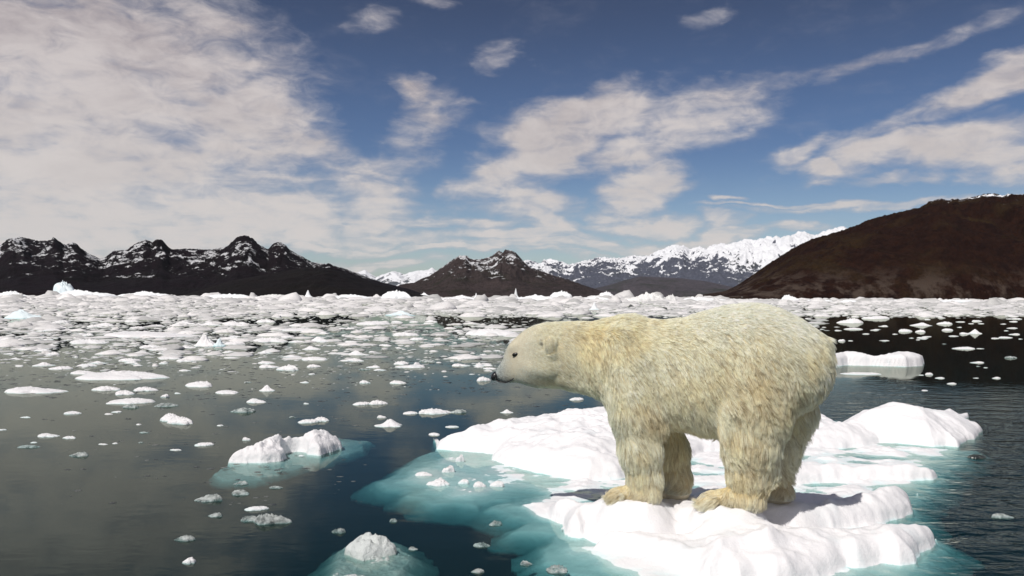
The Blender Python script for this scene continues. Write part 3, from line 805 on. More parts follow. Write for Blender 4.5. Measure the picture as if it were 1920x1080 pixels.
    # no fur on the nose leather, eyes and lips
    for s in (1, -1):
        e = L(966, 664, 0); keep &= ~((np.hypot(p[:, 0] - e[0], p[:, 2] - e[2]) < .016) & (np.abs(p[:, 1]) > .05))
    keep &= p[:, 0] < L(933, 700)[0]
    p, nn = p[keep], nn[keep]
    k = len(p)
    jit = p + rs.normal(size=p.shape) * .004
    gi = np.array([kd.find(q)[1] for q in jit])
    d, ln, head, muz, rough, legz, pawz = field(p, nn)
    ee = L(1029, 643)
    earm = (np.exp(-((p[:, 0] - ee[0]) / .065) ** 4 - ((p[:, 2] - ee[2]) / .075) ** 4) > .4) & (np.abs(p[:, 1]) > .150)
    earf = earm.astype(float)
    t = tang(d * .5 + gt[gi] * .9 * (1 - earf)[:, None] + rs.normal(size=d.shape) * .10, nn)
    ln = ln * (.7 + .5 * rs.rand(k)) * .55 + glen[gi] * .5 * np.where(muz > .3, .5, 1)
    ln = ln * (1 - .6 * muz)
    ln = np.where(earm, .014, ln)
    lift = .6 * glift[gi] + .4 * (.08 + .22 * rs.rand(k))
    lift *= (1 - .5 * muz)
    NP = 5
    s = np.linspace(0, 1, NP)[None, :, None]
    gtip = gp[gi] + (gt[gi] + gn[gi] * glift[gi][:, None]) * glen[gi][:, None]
    pos = p[:, None] + t[:, None] * (ln[:, None, None] * s) + nn[:, None] * ((lift * ln)[:, None, None] * (1.5 * s - .55 * s * s))
    cl = (.12 + .30 * rs.rand(k) + .12 * np.clip(rough - .6, 0, 1)) * (1 - .4 * head) * (1 - earf)
    pos = pos + (gtip[:, None] - pos) * (cl[:, None, None] * s ** 1.5)
    sag = (.014 * sstep(p[:, 2], 1.1, .4))[:, None, None] * s ** 2
    pos[..., 2:3] -= sag
    pos[..., 2] = np.maximum(pos[..., 2], -.012)
    # colour: cream, yellower on neck, elbow and paws, tawny in the rough of flank and thigh, whitish on the face and back
    x, y, z = p.T
    base = np.array([.935, .935, .79]); yellow = np.array([.92, .85, .60]); tan = np.array([.76, .63, .37]); white = np.array([.91, .945, .885])
    n1 = fbm(x * 3, y * 3, z * 3, 4); n2 = fbm(x * 9, y * 9 + 5, z * 7, 3)
    col = np.repeat(base[None], k, 0)
    def mixc(col, to, f): return col + (to - col) * np.clip(f, 0, 1)[:, None]
    neck = np.exp(-((x - L(1120, 660)[0]) / .16) ** 2 - ((z - L(1120, 650)[2]) / .25) ** 2)
    col = mixc(col, yellow, .9 * neck * (.75 + n2))
    col = mixc(col, yellow, sstep(n1, -.05, .4) * .7 * (1 - head))
    elbow = np.exp(-((x - L(1225, 760)[0]) / .12) ** 2 - ((z - L(1225, 770)[2]) / .14) ** 2) + .9 * np.exp(-((x - L(1205, 840)[0]) / .06) ** 2 - ((z - L(1205, 830)[2]) / .05) ** 2)
    flank = np.exp(-((x - L(1410, 720)[0]) / .26) ** 2 - ((z - L(1410, 720)[2]) / .28) ** 2)
    thigh = np.exp(-((x - L(1400, 850)[0]) / .16) ** 2 - ((z - L(1400, 840)[2]) / .25) ** 2)
    col = mixc(col, tan, (.75 * elbow + .55 * flank + .55 * thigh) * (.65 + .8 * n2))
    col = mixc(col, white * .97, pawz * .8)
    col = mixc(col, tan, pawz * .3 * sstep(n2, -.35, .2) * sstep(z, .02, .07))
    ankle = sstep(z, .30, .12) * (.5 + n2)
    col = mixc(col, tan, .55 * ankle)
    col = mixc(col, white, sstep(z, 1.12, 1.4) * .7 * sstep(x, L(1250, 600)[0], L(1330, 600)[0]))
    col = mixc(col, white, head * .75 * sstep(x, L(1035, 690)[0], L(985, 690)[0]))
    throat = np.exp(-((x - L(1020, 712)[0]) / .18) ** 2 - ((z - L(1020, 714)[2]) / .035) ** 2)
    col = mixc(col, tan, .35 * throat)
    col = mixc(col, np.array([.56, .63, .64]), muz * .8 * (.75 + .6 * n2))
    col = mixc(col, np.array([.24, .27, .28]), muz * .85 * sstep(z, L(950, 680)[2], L(950, 706)[2]) * sstep(x, L(975, 690)[0], L(948, 690)[0]) * (.45 + 1.2 * sstep(fbm(x * 60, y * 60, z * 60, 2), -.1, .3)))
    col = mixc(col, base, earf)
    # wet locks and the shade in their gaps, tinted in as thin darker streaks
    q = p + t * (ln * .5)[:, None]
    wob = fbm(q[:, 0] * 6, q[:, 1] * 6, q[:, 2] * 6, 2)
    u_ = q[:, 0] * .83 - q[:, 2] * .55 + wob * .05 * (.4 + rough); v_ = q[:, 0] * .55 + q[:, 2] * .83
    u2 = np.where(legz > .5, q[:, 0] + wob * .03, u_); v2 = np.where(legz > .5, q[:, 2], v_)
    stn = perlin(u2 * (66 + 44 * head), v2 * (18 + 20 * head), q[:, 1] * 24) + .6 * perlin(u2 * 26, v2 * 8, q[:, 1] * 11 + 9)
    pale_top = sstep(z, 1.22, 1.42) * sstep(x, L(1240, 600)[0], L(1330, 600)[0])
    zone = np.clip(flank + thigh + .8 * elbow, 0, 1)
    amt = (.22 + .25 * zone + .2 * neck) * (1 - .8 * pale_top) * (1 - .3 * head) * (1 - .85 * muz) * (1 - earf)
    col = mixc(col, np.array([.62, .52, .32]), sstep(stn, .10, .62) * amt)
    # shade in the partings between wet locks, coloured in as thin wavy lines
    wob2 = fbm(q[:, 0] * 14, q[:, 1] * 14, q[:, 2] * 14 + 3, 2)
    ln_ = np.abs(perlin((u2 + .012 * wob2) * (40 + 30 * head), v2 * (8 + 8 * head), q[:, 1] * 12 + 2))
    gate = sstep(perlin(u2 * 12, v2 * 7, q[:, 1] * 6 + 5), -.45, .05)
    la = (.42 + .34 * zone) * (1 - .72 * pale_top) * (1 - .1 * head) * (1 - .9 * muz) * (1 - earf) * (1 - .3 * pawz)
    col = mixc(col, np.array([.38, .29, .15]), (1 - sstep(ln_, .015, .13)) * gate * la)
    # dark rim of the eye; the shade in the ear hollow is painted on
    for (ex_, ez_, rr, am) in ((966, 665, .030, .9), (1018.5, 642, .015, .8)):
        e = L(ex_, ez_)
        col = mixc(col, np.array([.10, .09, .07]), am * np.exp(-(((x - e[0]) ** 2 + (z - e[2]) ** 2) / rr ** 2)))
    hv = (rs.rand(NG) * .22 + .88)[gi] * (rs.rand(k) * .20 + .90)
    col = np.clip(col * hv[:, None], 0, .95)
    hc = bpy.data.hair_curves.new('fur')
    hc.add_curves([NP] * k)
    hc.attributes['position'].data.foreach_set('vector', pos.astype(np.float32).ravel())
    rad = hc.attributes.get('radius') or hc.attributes.new('radius', 'FLOAT', 'POINT')
    prof = np.array([1.0, 1.0, .85, .6, .18])
    r0 = (.00115 - .0005 * head) * (.8 + .4 * rs.rand(k))
    rad.data.foreach_set('value', (r0[:, None] * prof[None]).astype(np.float32).ravel())
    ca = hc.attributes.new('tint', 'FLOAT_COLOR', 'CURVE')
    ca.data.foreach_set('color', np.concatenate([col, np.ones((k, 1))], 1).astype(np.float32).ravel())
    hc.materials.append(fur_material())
    return add_obj('fur', hc, bear)
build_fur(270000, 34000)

def simple(name, col, rough, coat=0.0):
    m, n, out = mat(name)
    b = n.new('ShaderNodeBsdfPrincipled')
    b.inputs['Base Color'].default_value = rgb(*col); b.inputs['Roughness'].default_value = rough
    b.inputs['Coat Weight'].default_value = coat
    n.t.links.new(b.outputs[0], out.inputs[0])
    return m
def ellipsoid(name, c, r, m, parent, seg=18, ring=12, tilt=0.0):
    th = np.linspace(0, np.pi, ring + 1); ph = np.linspace(0, 2 * np.pi, seg, endpoint=False)
    V = [(math.sin(t) * math.cos(p), math.sin(t) * math.sin(p), math.cos(t)) for t in th for p in ph]
    V = np.array(V) * r
    ct, st = math.cos(tilt), math.sin(tilt)
    V = np.stack([V[:, 0] * ct + V[:, 2] * st, V[:, 1], -V[:, 0] * st + V[:, 2] * ct], -1) + c
    Fc = [(i * seg + j, (i + 1) * seg + j, (i + 1) * seg + (j + 1) % seg, i * seg + (j + 1) % seg) for i in range(ring) for j in range(seg)]
    return make_mesh(name, V, Fc, m, True, parent)
def surf_y(px, py, s=1):         # where the skin lies at a pixel of the head
    q = L(px, py)
    j = np.argmin((BV[:, 0] - q[0]) ** 2 + (BV[:, 2] - q[2]) ** 2 + np.where(BV[:, 1] * s > 0, 0, 9))
    return BV[j, 1]
M_BLACK = simple('black_leather', (.012, .011, .012), .38, .2)
M_EYE = simple('dark_eye', (.010, .008, .006), .30)
for s in (1, -1):
    yy = surf_y(967, 665, s)
    for _ in range(3):
        q = L(966.5, 664.5, yy if s > 0 else yy)
    q = L(966.5, 664.5, yy)
    if s < 0: q = L(966.5, 664.5, surf_y(967, 665, 1)) * (1, -1, 1)
    ellipsoid('eye', q + np.array([0, .006 * s, 0]), (.028, .012, .015), M_EYE, bear, tilt=.25)
nq = L(928.5, 705.5)
ellipsoid('nose', nq, (.033, .044, .043), M_BLACK, bear, tilt=-.5)
# the mouth line runs back from under the nose
mp = []
for (a_, b_) in [(930, 711), (935, 714.5), (942, 716.5), (949, 717), (956, 715), (962, 711.5), (967, 707.5)]:
    mp.append((a_, b_))
def mouth(s):
    pts = []
    for a_, b_ in mp:
        q = L(a_, b_)
        near = np.argsort((BV[:, 0] - q[0]) ** 2 + (BV[:, 2] - q[2]) ** 2 + np.where(BV[:, 1] * s > -.002, 0, 9))[:3]
        yy = np.abs(BV[near, 1]).max() * s
        pts.append((q[0], yy + .006 * s, q[2]))
    return pts
V, Fc = [], []
path = mouth(1)[::-1] + mouth(-1)
for i, q in enumerate(path):
    r = .0085 if 0 < i < len(path) - 1 else .003
    for j in range(8):
        t = j * math.pi / 4
        V.append((q[0] + r * .5 * math.cos(t), q[1] + r * math.cos(t), q[2] + r * .7 * math.sin(t)))
for i in range(len(path) - 1):
    for j in range(8):
        Fc.append((i * 8 + j, i * 8 + (j + 1) % 8, (i + 1) * 8 + (j + 1) % 8, (i + 1) * 8 + j))
make_mesh('mouth', V, Fc, M_BLACK, True, bear)
#@@BEAR_END
# ---------------------------------------------------------------- drifting ice
def chunk_mesh(name, m, seed, rings=16, segs=48, lump=2.6, rough=.5, flat=.35, peak=0.0, skirt=.96, link=False, ex=4.0):
    """one piece of ice about 1 wide, 1 deep and 1 high above the water, with a wider foot below it"""
    rs = np.random.RandomState(seed)
    a = np.linspace(0, 2 * np.pi, segs, endpoint=False)
    o = rs.rand(3) * 40
    edge = 1 + .85 * fbm(np.cos(a) * 1.3 + o[0], np.sin(a) * 1.3 + o[1], o[2], 4, .6)
    rr = np.concatenate([np.linspace(.06, .93, rings - 3), [.97, 1.0, 1.02]])
    RR, AA = np.meshgrid(rr, a, indexing='ij')
    X = RR * np.cos(AA) * edge[None]; Y = RR * np.sin(AA) * edge[None]
    R1 = np.minimum(RR, 1)
    prof = (.30 + .12 * flat) * np.sqrt(np.maximum(1 - R1 ** 14, 0)) + (.70 - .12 * flat) * (1 - R1 ** (1.3 + flat * 2.5))
    tilt = rs.uniform(-.5, .5, 2)
    nz = fbm(X * lump + o[0], Y * lump + o[1], o[2], 5, .55, True) * .5 + .5
    big = fbm(X * 1.1 + o[1], Y * 1.1 + o[2], o[0], 2) + .5
    hgt = prof * (flat + (1 - flat) * np.clip(big * .6 + nz * .6 * rough * 1.6 - .1, 0, 1.5))
    hgt = hgt * (1 + tilt[0] * X + tilt[1] * Y) * (.72 + .5 * np.abs(perlin(X * 6 + o[0], Y * 6, o[1])) + .3 * np.abs(perlin(X * 13 + o[0], Y * 13, o[1])))
    if peak:
        c = (rs.rand(2) - .5) * .5
        hgt = hgt * (1 - .55 * peak) + peak * prof * np.exp(-(((X - c[0]) / (.55 - .12 * (peak > .9))) ** 2 + ((Y - c[1]) / .6) ** 2)) * (.6 + .8 * nz)
    V = [np.stack([X, Y, hgt - np.where(RR > 1.01, .04, 0)], -1).reshape(-1, 3)]
    for r_, z_ in ((1.015, -.07), (skirt, -.18), (skirt * .8, -.34), (skirt * .4, -.46)):
        V.append(np.stack([r_ * np.cos(a) * edge, r_ * np.sin(a) * edge, np.full(segs, z_)], -1))
    V = np.concatenate(V + [[(0, 0, hgt[0].mean())], [(0, 0, -.5)]])
    V[:, 2] = np.where(V[:, 2] > 0, V[:, 2] / V[:, 2].max(), V[:, 2])
    w_ = max(np.ptp(V[:rings * segs, 0]), 1e-6); d_ = max(np.ptp(V[:rings * segs, 1]), 1e-6)
    V[:, 0] = (V[:, 0] - (V[:, 0].max() + V[:, 0].min()) / 2) / w_
    V[:, 1] = (V[:, 1] - (V[:, 1].max() + V[:, 1].min()) / 2) / d_
    nr = rings + 4
    Fc = []
    for i in range(nr - 1):
        for j in range(segs):
            k = (j + 1) % segs
            Fc.append((i * segs + j, (i + 1) * segs + j, (i + 1) * segs + k, i * segs + k))
    t = nr * segs
    for j in range(segs):
        k = (j + 1) % segs
        Fc.append((t, j, k)); Fc.append((t + 1, (nr - 1) * segs + k, (nr - 1) * segs + j))
    return make_mesh(name, V, Fc, m, True, link=link)
def nm_small(kind): return kind in ('ball', 'glass', 'lumpy', 'flat', 'dark')
_protos = {}
def proto(kind, i):
    key = (kind, i)
    if key not in _protos:
        s = 100 + 17 * i + sum(map(ord, kind))
        if kind == 'flat': me = chunk_mesh('ice_floe', M_ICE, s, lump=1.8, rough=.25, flat=.62, ex=6)
        elif kind == 'lumpy': me = chunk_mesh('ice_chunk', M_ICE, s, rings=20, segs=60, lump=3.4, rough=.8, flat=.12)
        elif kind == 'peak': me = chunk_mesh('ice_chunk', M_ICE, s, lump=3.0, rough=.7, flat=.1, peak=.8)
        elif kind == 'glass': me = chunk_mesh('ice_chunk', M_CLEAR, s, lump=3.4, rough=.9, flat=.2)
        elif kind == 'dark': me = chunk_mesh('ice_chunk', M_DARK, s, lump=3.4, rough=.8, flat=.2)
        elif kind == 'blue': me = chunk_mesh('ice_chunk', M_BLUE, s, lump=2.0, rough=.6, flat=.1, peak=.6)
        elif kind == 'berg': me = chunk_mesh('iceberg', M_BERG, s, rings=22, segs=80, lump=3.0, rough=.7, flat=.15, skirt=1.02)
        elif kind == 'slab': me = chunk_mesh('iceberg', M_BERG, s, rings=18, segs=50, lump=1.6, rough=.4, flat=.6, skirt=1.02, ex=10)
        elif kind == 'spire': me = chunk_mesh('iceberg', M_BERG, s, rings=20, segs=50, lump=2.4, rough=.6, flat=.05, peak=1.0, skirt=1.02)
        elif kind == 'dirty': me = chunk_mesh('iceberg', M_DIRTY, s, rings=22, segs=70, lump=3.4, rough=.9, flat=.15, skirt=1.02)
        elif kind == 'ball': me = chunk_mesh('ice_chunk', M_ICE, s, rings=16, segs=40, lump=1.4, rough=.4, flat=.5, ex=3, skirt=1.08)
        _protos[key] = me
    return _protos[key]
_cr = random.Random(5)
def place(kind, px, py, wpx, hpx, label, cat=None, group=None, turn=None, deep=None, i=None, z=0.0):
    """a piece whose front waterline is at (px, py) and which looks wpx wide and hpx high"""
    hpx *= .62 if (px > 1560 and py < 720) else (.85 if kind not in ('berg', 'slab', 'spire', 'dirty') else 1)
    k = max(py - hor(px), 2.5)
    d = (CAM[2] - z) * F / k
    wd = wpx / F * d
    dp = min(.62 * wd, .5 * hpx * d * d / (F * CAM[2])) if deep is None else deep
    dp = max(dp, .12 * wd)
    ht = max((hpx - F * CAM[2] * dp * .55 / (d * d)) / F * d, .05 * wd)
    if nm_small(kind): ht = min(ht, (.8 if 'egg' in label else .42) * wd)
    me = proto(kind, _cr.randrange(7) if i is None else i)
    nm = {'berg': 'iceberg', 'slab': 'iceberg', 'spire': 'iceberg', 'dirty': 'iceberg', 'flat': 'ice_floe'}.get(kind, 'ice_chunk')
    o = add_obj(nm, me)
    q = P(px, py, z)
    o.location = (q[0], d + dp * .5, z)
    o.scale = (wd * (1 if _cr.random() < .5 else -1), dp, ht)
    if turn is None: turn = _cr.uniform(-.10, .10)
    o.rotation_euler = (0, 0, turn)
    return tag(o, label, cat or {'iceberg': 'iceberg', 'ice_floe': 'ice floe'}.get(nm, 'ice chunk'), group)

G_FAR = 'icebergs along the far edge of the ice field'
BERGS = [
 ('berg', 115, 557.5, 150, 16, 'broad low iceberg under the dark left mountains carrying a leaning blue-white tower'),
 ('berg', 15, 557, 70, 13, 'low rounded iceberg cut by the left border of the photo'),
 ('berg', 250, 557.5, 112, 13, 'long low white iceberg with a small peak, right of the leaning tower berg'),
 ('slab', 420, 559.5, 100, 10, 'long thin white iceberg with a flat top below the double summit'),
 ('dirty', 515, 560, 100, 9, 'low iceberg streaked with brown rubble beside a pointed white berg'),
 ('spire', 575, 558.5, 22, 15, 'small pointed white iceberg beside a rubble streaked one'),
 ('berg', 650, 560, 90, 9, 'low jagged white iceberg below the long dark shoulder of the left mountain'),
 ('slab', 741, 562, 62, 20, 'wedge shaped pale blue iceberg left of the central brown mountain'),
 ('berg', 795, 558, 30, 11, 'small leaning white iceberg at the left foot of the brown mountain'),
 ('spire', 893, 560, 13, 11, 'tiny upright stump of ice before the middle of the brown mountain'),
 ('spire', 968, 559, 15, 19, 'tall tooth shaped white iceberg below the brown mountain summit'),
 ('slab', 1010, 557.5, 46, 15, 'smooth blue-grey iceberg right of the tooth shaped one'),
 ('slab', 1047, 557.5, 32, 14, 'square sided pale iceberg at the end of the central berg row'),
 ('berg', 1010, 563, 130, 12, 'wide white iceberg lying in front of the tooth shaped and blue-grey bergs'),
 ('berg', 860, 563, 110, 10, 'wide lumpy white iceberg along the shore of the brown mountain'),
 ('berg', 1120, 562, 70, 8, 'low white iceberg at the right foot of the brown mountain'),
 ('dirty', 1211, 566, 84, 20, 'big lumpy iceberg with dirty patches before the grey hill'),
 ('dirty', 1262, 565.5, 26, 15, 'brown stained iceberg leaning on the big dirty lumpy one'),
 ('berg', 1330, 564, 90, 8, 'low white iceberg just above the back of the bear'),
 ('slab', 1487, 565, 40, 13, 'bright blue-white slab iceberg left of the bear rump at the brown hill shore'),
 ('berg', 1540, 566, 56, 7, 'low white iceberg under the brown hill, next to the blue-white slab'),
 ('berg', 1598, 567, 44, 9, 'rounded white iceberg under the brown hill, second from the blue-white slab'),
 ('berg', 1690, 566.5, 90, 5, 'very low white iceberg strip at the middle of the brown hill shore'),
 ('berg', 1810, 567, 110, 5, 'very low white iceberg strip at the right end of the brown hill shore'),
 ('spire', 1116, 581, 22, 15, 'small rounded white iceberg standing in the brash above the bear neck'),
]
for b in BERGS: place(b[0], *b[1:5], b[5], group=G_FAR)
# the tower on the broad left berg leans over to the right
tw = chunk_mesh('tower', M_BLUE, 612, rings=16, segs=40, lump=1.8, rough=.5, flat=.5, ex=8)
bt = [o for o in C.objects if o.name == 'iceberg'][0]
d_ = bt.location.y
to = add_obj('tower', tw)
to.location = (P(122, 548, 0)[0] * 0 + (122 - 960) / F * d_, d_, (hor(122) - 549) / F * d_ + 1.8)
to.scale = (36 / F * d_, 36 / F * d_, 25 / F * d_)
to.rotation_euler = (0, R(-12), 0)
to.parent = bt
to.matrix_parent_inverse = bt.matrix_basis.inverted()

NAMED = [
 ('blue', 35, 598, 74, 22, 'turquoise bergy bit with a sharp peak in the left brash'),
 ('flat', 262, 633, 188, 16, 'very long low white floe in the left brash with a greyish right end'),
 ('peak', 380, 650, 44, 28, 'bright white saddle shaped bergy bit standing above the left brash'),
 ('blue', 408, 650, 26, 20, 'small rounded bluish knob leaning on the saddle shaped bergy bit'),
 ('flat', 211, 713, 178, 22, 'long smooth tilted white floe on grey water, left of centre'),
 ('flat', 52, 738, 115, 17, 'smooth lens shaped white floe near the left border'),
 ('lumpy', 191, 733, 55, 13, 'ragged white ice chunk with a knob on top below the long tilted floe'),
 ('lumpy', 226, 741, 40, 12, 'rounded lumpy ice chunk between two ragged ones below the long tilted floe'),
 ('lumpy', 268, 734, 45, 12, 'ragged two humped ice chunk under the right end of the long tilted floe'),
 ('flat', 234, 758, 86, 14, 'long thin white ice slab below the three ragged chunks on the left'),
 ('glass', 242, 765, 30, 9, 'glassy ice chunk touching the thin white slab on the left'),
 ('flat', 365, 726, 58, 14, 'clean lens shaped white floe right of the long tilted floe'),
 ('flat', 419, 739, 45, 9, 'thin white floe just right of the clean lens shaped one'),
 ('peak', 497, 734, 33, 15, 'small white pyramid shaped ice chunk on grey water left of centre'),
 ('ball', 307, 745, 15, 10, 'tiny bright ice knob with a dark reflection left of centre'),
 ('lumpy', 318, 791, 50, 20, 'far half of a bright lumpy ice pair on the grey water'),
 ('lumpy', 331, 796, 54, 19, 'near half of a bright lumpy ice pair on the grey water'),
 ('glass', 306, 763, 45, 9, 'flat grey ice chunk above the bright lumpy pair'),
 ('flat', 131, 777, 32, 8, 'small wedge of white ice alone on the grey water at left'),
 ('lumpy', 477, 756, 38, 11, 'slanting white ice bar right of the bright lumpy pair'),
 ('glass', 450, 774, 48, 13, 'glassy slanting ice bar touching a whiter one'),
 ('flat', 104, 693, 48, 8, 'small flat floe above the long tilted floe'),
 ('flat', 148, 702, 50, 9, 'white floe lying against the far side of the long tilted floe'),
 ('lumpy', 151, 645, 76, 12, 'wide ragged floe below the very long low one'),
 ('flat', 555, 621, 88, 7, 'long thin white floe bordering the dark water left of centre'),
 ('lumpy', 498, 642, 70, 12, 'low ragged white floe right of the saddle shaped bergy bit'),
 ('lumpy', 535, 695, 46, 15, 'knobbed white ice chunk on a greyish base, left of centre'),
 ('peak', 596, 641, 40, 12, 'low pointed ice chunk at the edge of the speckled water'),
 ('lumpy', 575, 794, 40, 11, 'low white ice bar lying behind the notched white floe'),
 ('lumpy', 600, 791, 30, 12, 'rounded white ice chunk right behind the notched white floe'),
 ('flat', 85, 820, 40, 10, 'small lens of white ice in the lower left grey water, left of a rounder one'),
 ('lumpy', 126, 823, 26, 8, 'small round white ice chunk in the lower left grey water'),
 ('glass', 48, 840, 43, 7, 'thin greyish floe lowest of three near the left border'),
 ('glass', 141, 857, 38, 12, 'slanting grey ice sliver in the lower left water'),
 ('lumpy', 378, 837, 36, 10, 'small white star shaped ice chunk left of the notched white floe'),
 ('ball', 461, 826, 16, 8, 'tiny white ice knob at the left tip of the notched white floe'),
 ('glass', 385, 942, 54, 19, 'grey-white rough ice chunk in dark water below the notched floe'),
 ('glass', 448, 910, 28, 10, 'broken grey ice bits floating above a rounder grey piece'),
 ('glass', 447, 929, 36, 14, 'rounded translucent grey ice piece below the notched floe'),
 ('glass', 400, 970, 29, 11, 'small grey ice chunk left of a rough white-topped slab'),
 ('lumpy', 478, 958, 46, 12, 'flat pale ice chunk just behind the rough white-topped slab'),
 ('glass', 505, 984, 76, 28, 'rough white-topped ice slab slanting in the dark lower left water'),
 ('glass', 465, 978, 34, 14, 'dull grey ice piece at the left end of the rough slab'),
 ('glass', 342, 1015, 40, 15, 'pale blunt ice chunk in the dark lower left water'),
 ('ball', 351, 1057, 25, 21, 'small round white ice lump nearest the bottom edge at left'),
 ('glass', 516, 916, 27, 7, 'thin broken ice sliver below the turquoise foot of the notched floe'),
 ('glass', 633, 1000, 27, 13, 'smooth grey oval ice piece left of the half sunken block'),
 ('peak', 725, 801, 54, 19, 'white peaked ice chunk alone on dark blue water left of the big floe'),
 ('ball', 715, 784, 18, 7, 'small dull ice chunk just behind the white peaked one'),
 ('lumpy', 676, 760, 34, 9, 'low left half of a white ice pair on dark blue water'),
 ('lumpy', 708, 759, 36, 12, 'higher right half of a white ice pair on dark blue water'),
 ('lumpy', 815, 777, 66, 16, 'knobbed white ice raft on dark blue water beneath the bear chin side'),
 ('flat', 768, 777, 28, 7, 'flat ice chip at the left end of the knobbed raft'),
 ('glass', 857, 775, 36, 9, 'greyish ice chip at the right end of the knobbed raft'),
 ('flat', 813, 817, 22, 7, 'small ice chip touching the left tip of the big floe'),
 ('flat', 766, 690, 60, 9, 'flat white floe with an upright knob in the middle water'),
 ('ball', 781, 684, 12, 9, 'small upright white knob on the flat floe in the middle water'),
 ('lumpy', 750, 684, 30, 9, 'rounded white chunk behind the flat floe with a knob'),
 ('flat', 864, 687, 36, 7, 'smooth thin white floe left of the bear face'),
 ('flat', 745, 720, 33, 8, 'wedge of white ice on the dark blue water in the middle'),
 ('ball', 683, 719, 22, 8, 'rounded ice lump on the dark blue water left of a white wedge'),
 ('lumpy', 907, 715, 28, 12, 'ice chunk floating right before the nose of the bear'),
 ('peak', 668, 666, 43, 11, 'low white peaked chunk in the speckled middle water'),
 ('lumpy', 657, 678, 48, 8, 'two part ragged floe in the speckled middle water'),
 ('lumpy', 760, 630, 51, 10, 'ragged white floe in the middle of the speckled water'),
 ('flat', 780, 638, 30, 7, 'small flat floe below the ragged one in the speckled water'),
 ('flat', 696, 609, 66, 9, 'long white floe at the edge of the far dark water'),
 ('blue', 749, 592, 61, 12, 'bluish rounded bergy bit in front of the far brash'),
 ('flat', 920, 630, 102, 18, 'smooth white humped floe with a greenish rim left of the bear head'),
 ('flat', 585, 676, 50, 9, 'ragged flat floe at the left of the speckled middle water'),
 ('lumpy', 587, 689, 27, 8, 'small domed white chunk below the ragged flat floe'),
 ('peak', 950, 775, 26, 9, 'low ice chunk showing just behind the left lobe of the big floe'),
 ('lumpy', 1082, 751, 28, 8, 'small ice chunk between the bear throat and the big floe'),
 ('flat', 847, 802, 27, 5, 'flat grey chip behind the left end of the big floe'),
 ('lumpy', 1600, 606, 51, 16, 'blocky white ice raft on black water right of the bear rump'),
 ('flat', 1651, 598, 56, 10, 'long white floe behind the blocky raft on the right'),
 ('peak', 1733, 611, 40, 10, 'domed white ice chunk on black water under the brown hill'),
 ('lumpy', 1775, 608, 28, 9, 'square white ice chunk right of the domed one'),
 ('flat', 1702, 622, 28, 9, 'pale ice block with a reflection, left of a smaller twin'),
 ('lumpy', 1728, 623, 18, 9, 'smaller twin of the pale ice block on the black water'),
 ('flat', 1781, 620, 22, 7, 'oval white floe on the black water at right'),
 ('peak', 1833, 626, 28, 15, 'pointed white ice chunk near the right border'),
 ('flat', 1812, 627, 18, 7, 'small floe against the pointed chunk near the right border'),
 ('flat', 1604, 618, 35, 6, 'thin white strip of ice just right of the bear rump'),
 ('flat', 1814, 655, 43, 8, 'dumbbell shaped white floe alone on black water'),
 ('ball', 1580, 640, 14, 7, 'tiny white ice chunk beside the bear rump'),
 ('flat', 1836, 681, 26, 6, 'small oval floe on black water below the dumbbell shaped one'),
 ('ball', 1744, 703, 15, 8, 'small white ice lump right of the long flat topped slab'),
 ('flat', 1765, 710, 18, 5, 'thin chip of ice right below the small lump by the long slab'),
 ('ball', 1871, 710, 16, 6, 'small white ice lump low on the black water at right'),
 ('flat', 1891, 634, 28, 5, 'thin bright strip of ice at the right border'),
 ('glass', 1900, 672, 24, 8, 'dull grey ice piece at the right border'),
 ('flat', 1620, 703, 76, 9, 'thin broken ice sheet in front of the long flat topped slab'),
 ('dark', 1839, 860, 36, 11, 'dark glassy ice piece floating off the right end of the big floe'),
 ('glass', 1886, 973, 42, 13, 'grey-white rough ice piece in the dark water at lower right'),
 ('glass', 1045, 1075, 42, 20, 'pale pebble shaped ice chunk at the bottom edge below the big floe'),
 ('glass', 987, 1061, 24, 12, 'small grey ice chip left of the pale pebble shaped one'),
 ('glass', 903, 1026, 33, 11, 'flat grey ice chip alone in the dark bottom water'),
 ('glass', 929, 986, 26, 12, 'rough grey ice bit off the lower left tip of the big floe'),
 ('glass', 895, 1075, 26, 12, 'broken grey ice bit at the bottom edge in the dark water'),
 ('glass', 737, 979, 15, 12, 'tiny grey ice bit right above the half sunken block'),
 ('glass', 774, 1032, 18, 9, 'faint grey ice bit right of the half sunken block'),
 ('dark', 1185, 576, 14, 13, 'dark dirty ice lump above the withers of the bear'),
 ('dark', 1247, 580, 11, 12, 'small dark upright ice lump above the bear back'),
 ('ball', 862, 866, 17, 24, 'upright egg shaped ice lump over the turquoise shelf of the big floe'),
 ('ball', 840, 886, 25, 17, 'rounded ice lump over the turquoise shelf, below the egg shaped one'),
 ('ball', 794, 893, 34, 11, 'leftmost flat ice lump over the turquoise shelf of the big floe'),
 ('lumpy', 820, 912, 46, 21, 'largest ice lump over the turquoise shelf, nearest its front edge'),
 ('ball', 869, 908, 22, 16, 'small ice lump over the turquoise shelf, first right of the largest'),
 ('ball', 899, 914, 25, 24, 'ghostly half sunken ice lump over the turquoise shelf'),
 ('ball', 932, 913, 29, 15, 'rightmost rounded ice lump over the turquoise shelf'),
 ('ball', 1061, 993, 18, 13, 'small ice cube at the front left foot of the big floe'),
 ('ball', 1096, 1003, 24, 18, 'larger ice cube at the front left foot of the big floe'),
]
for q in NAMED: place(q[0], *q[1:5], q[5])

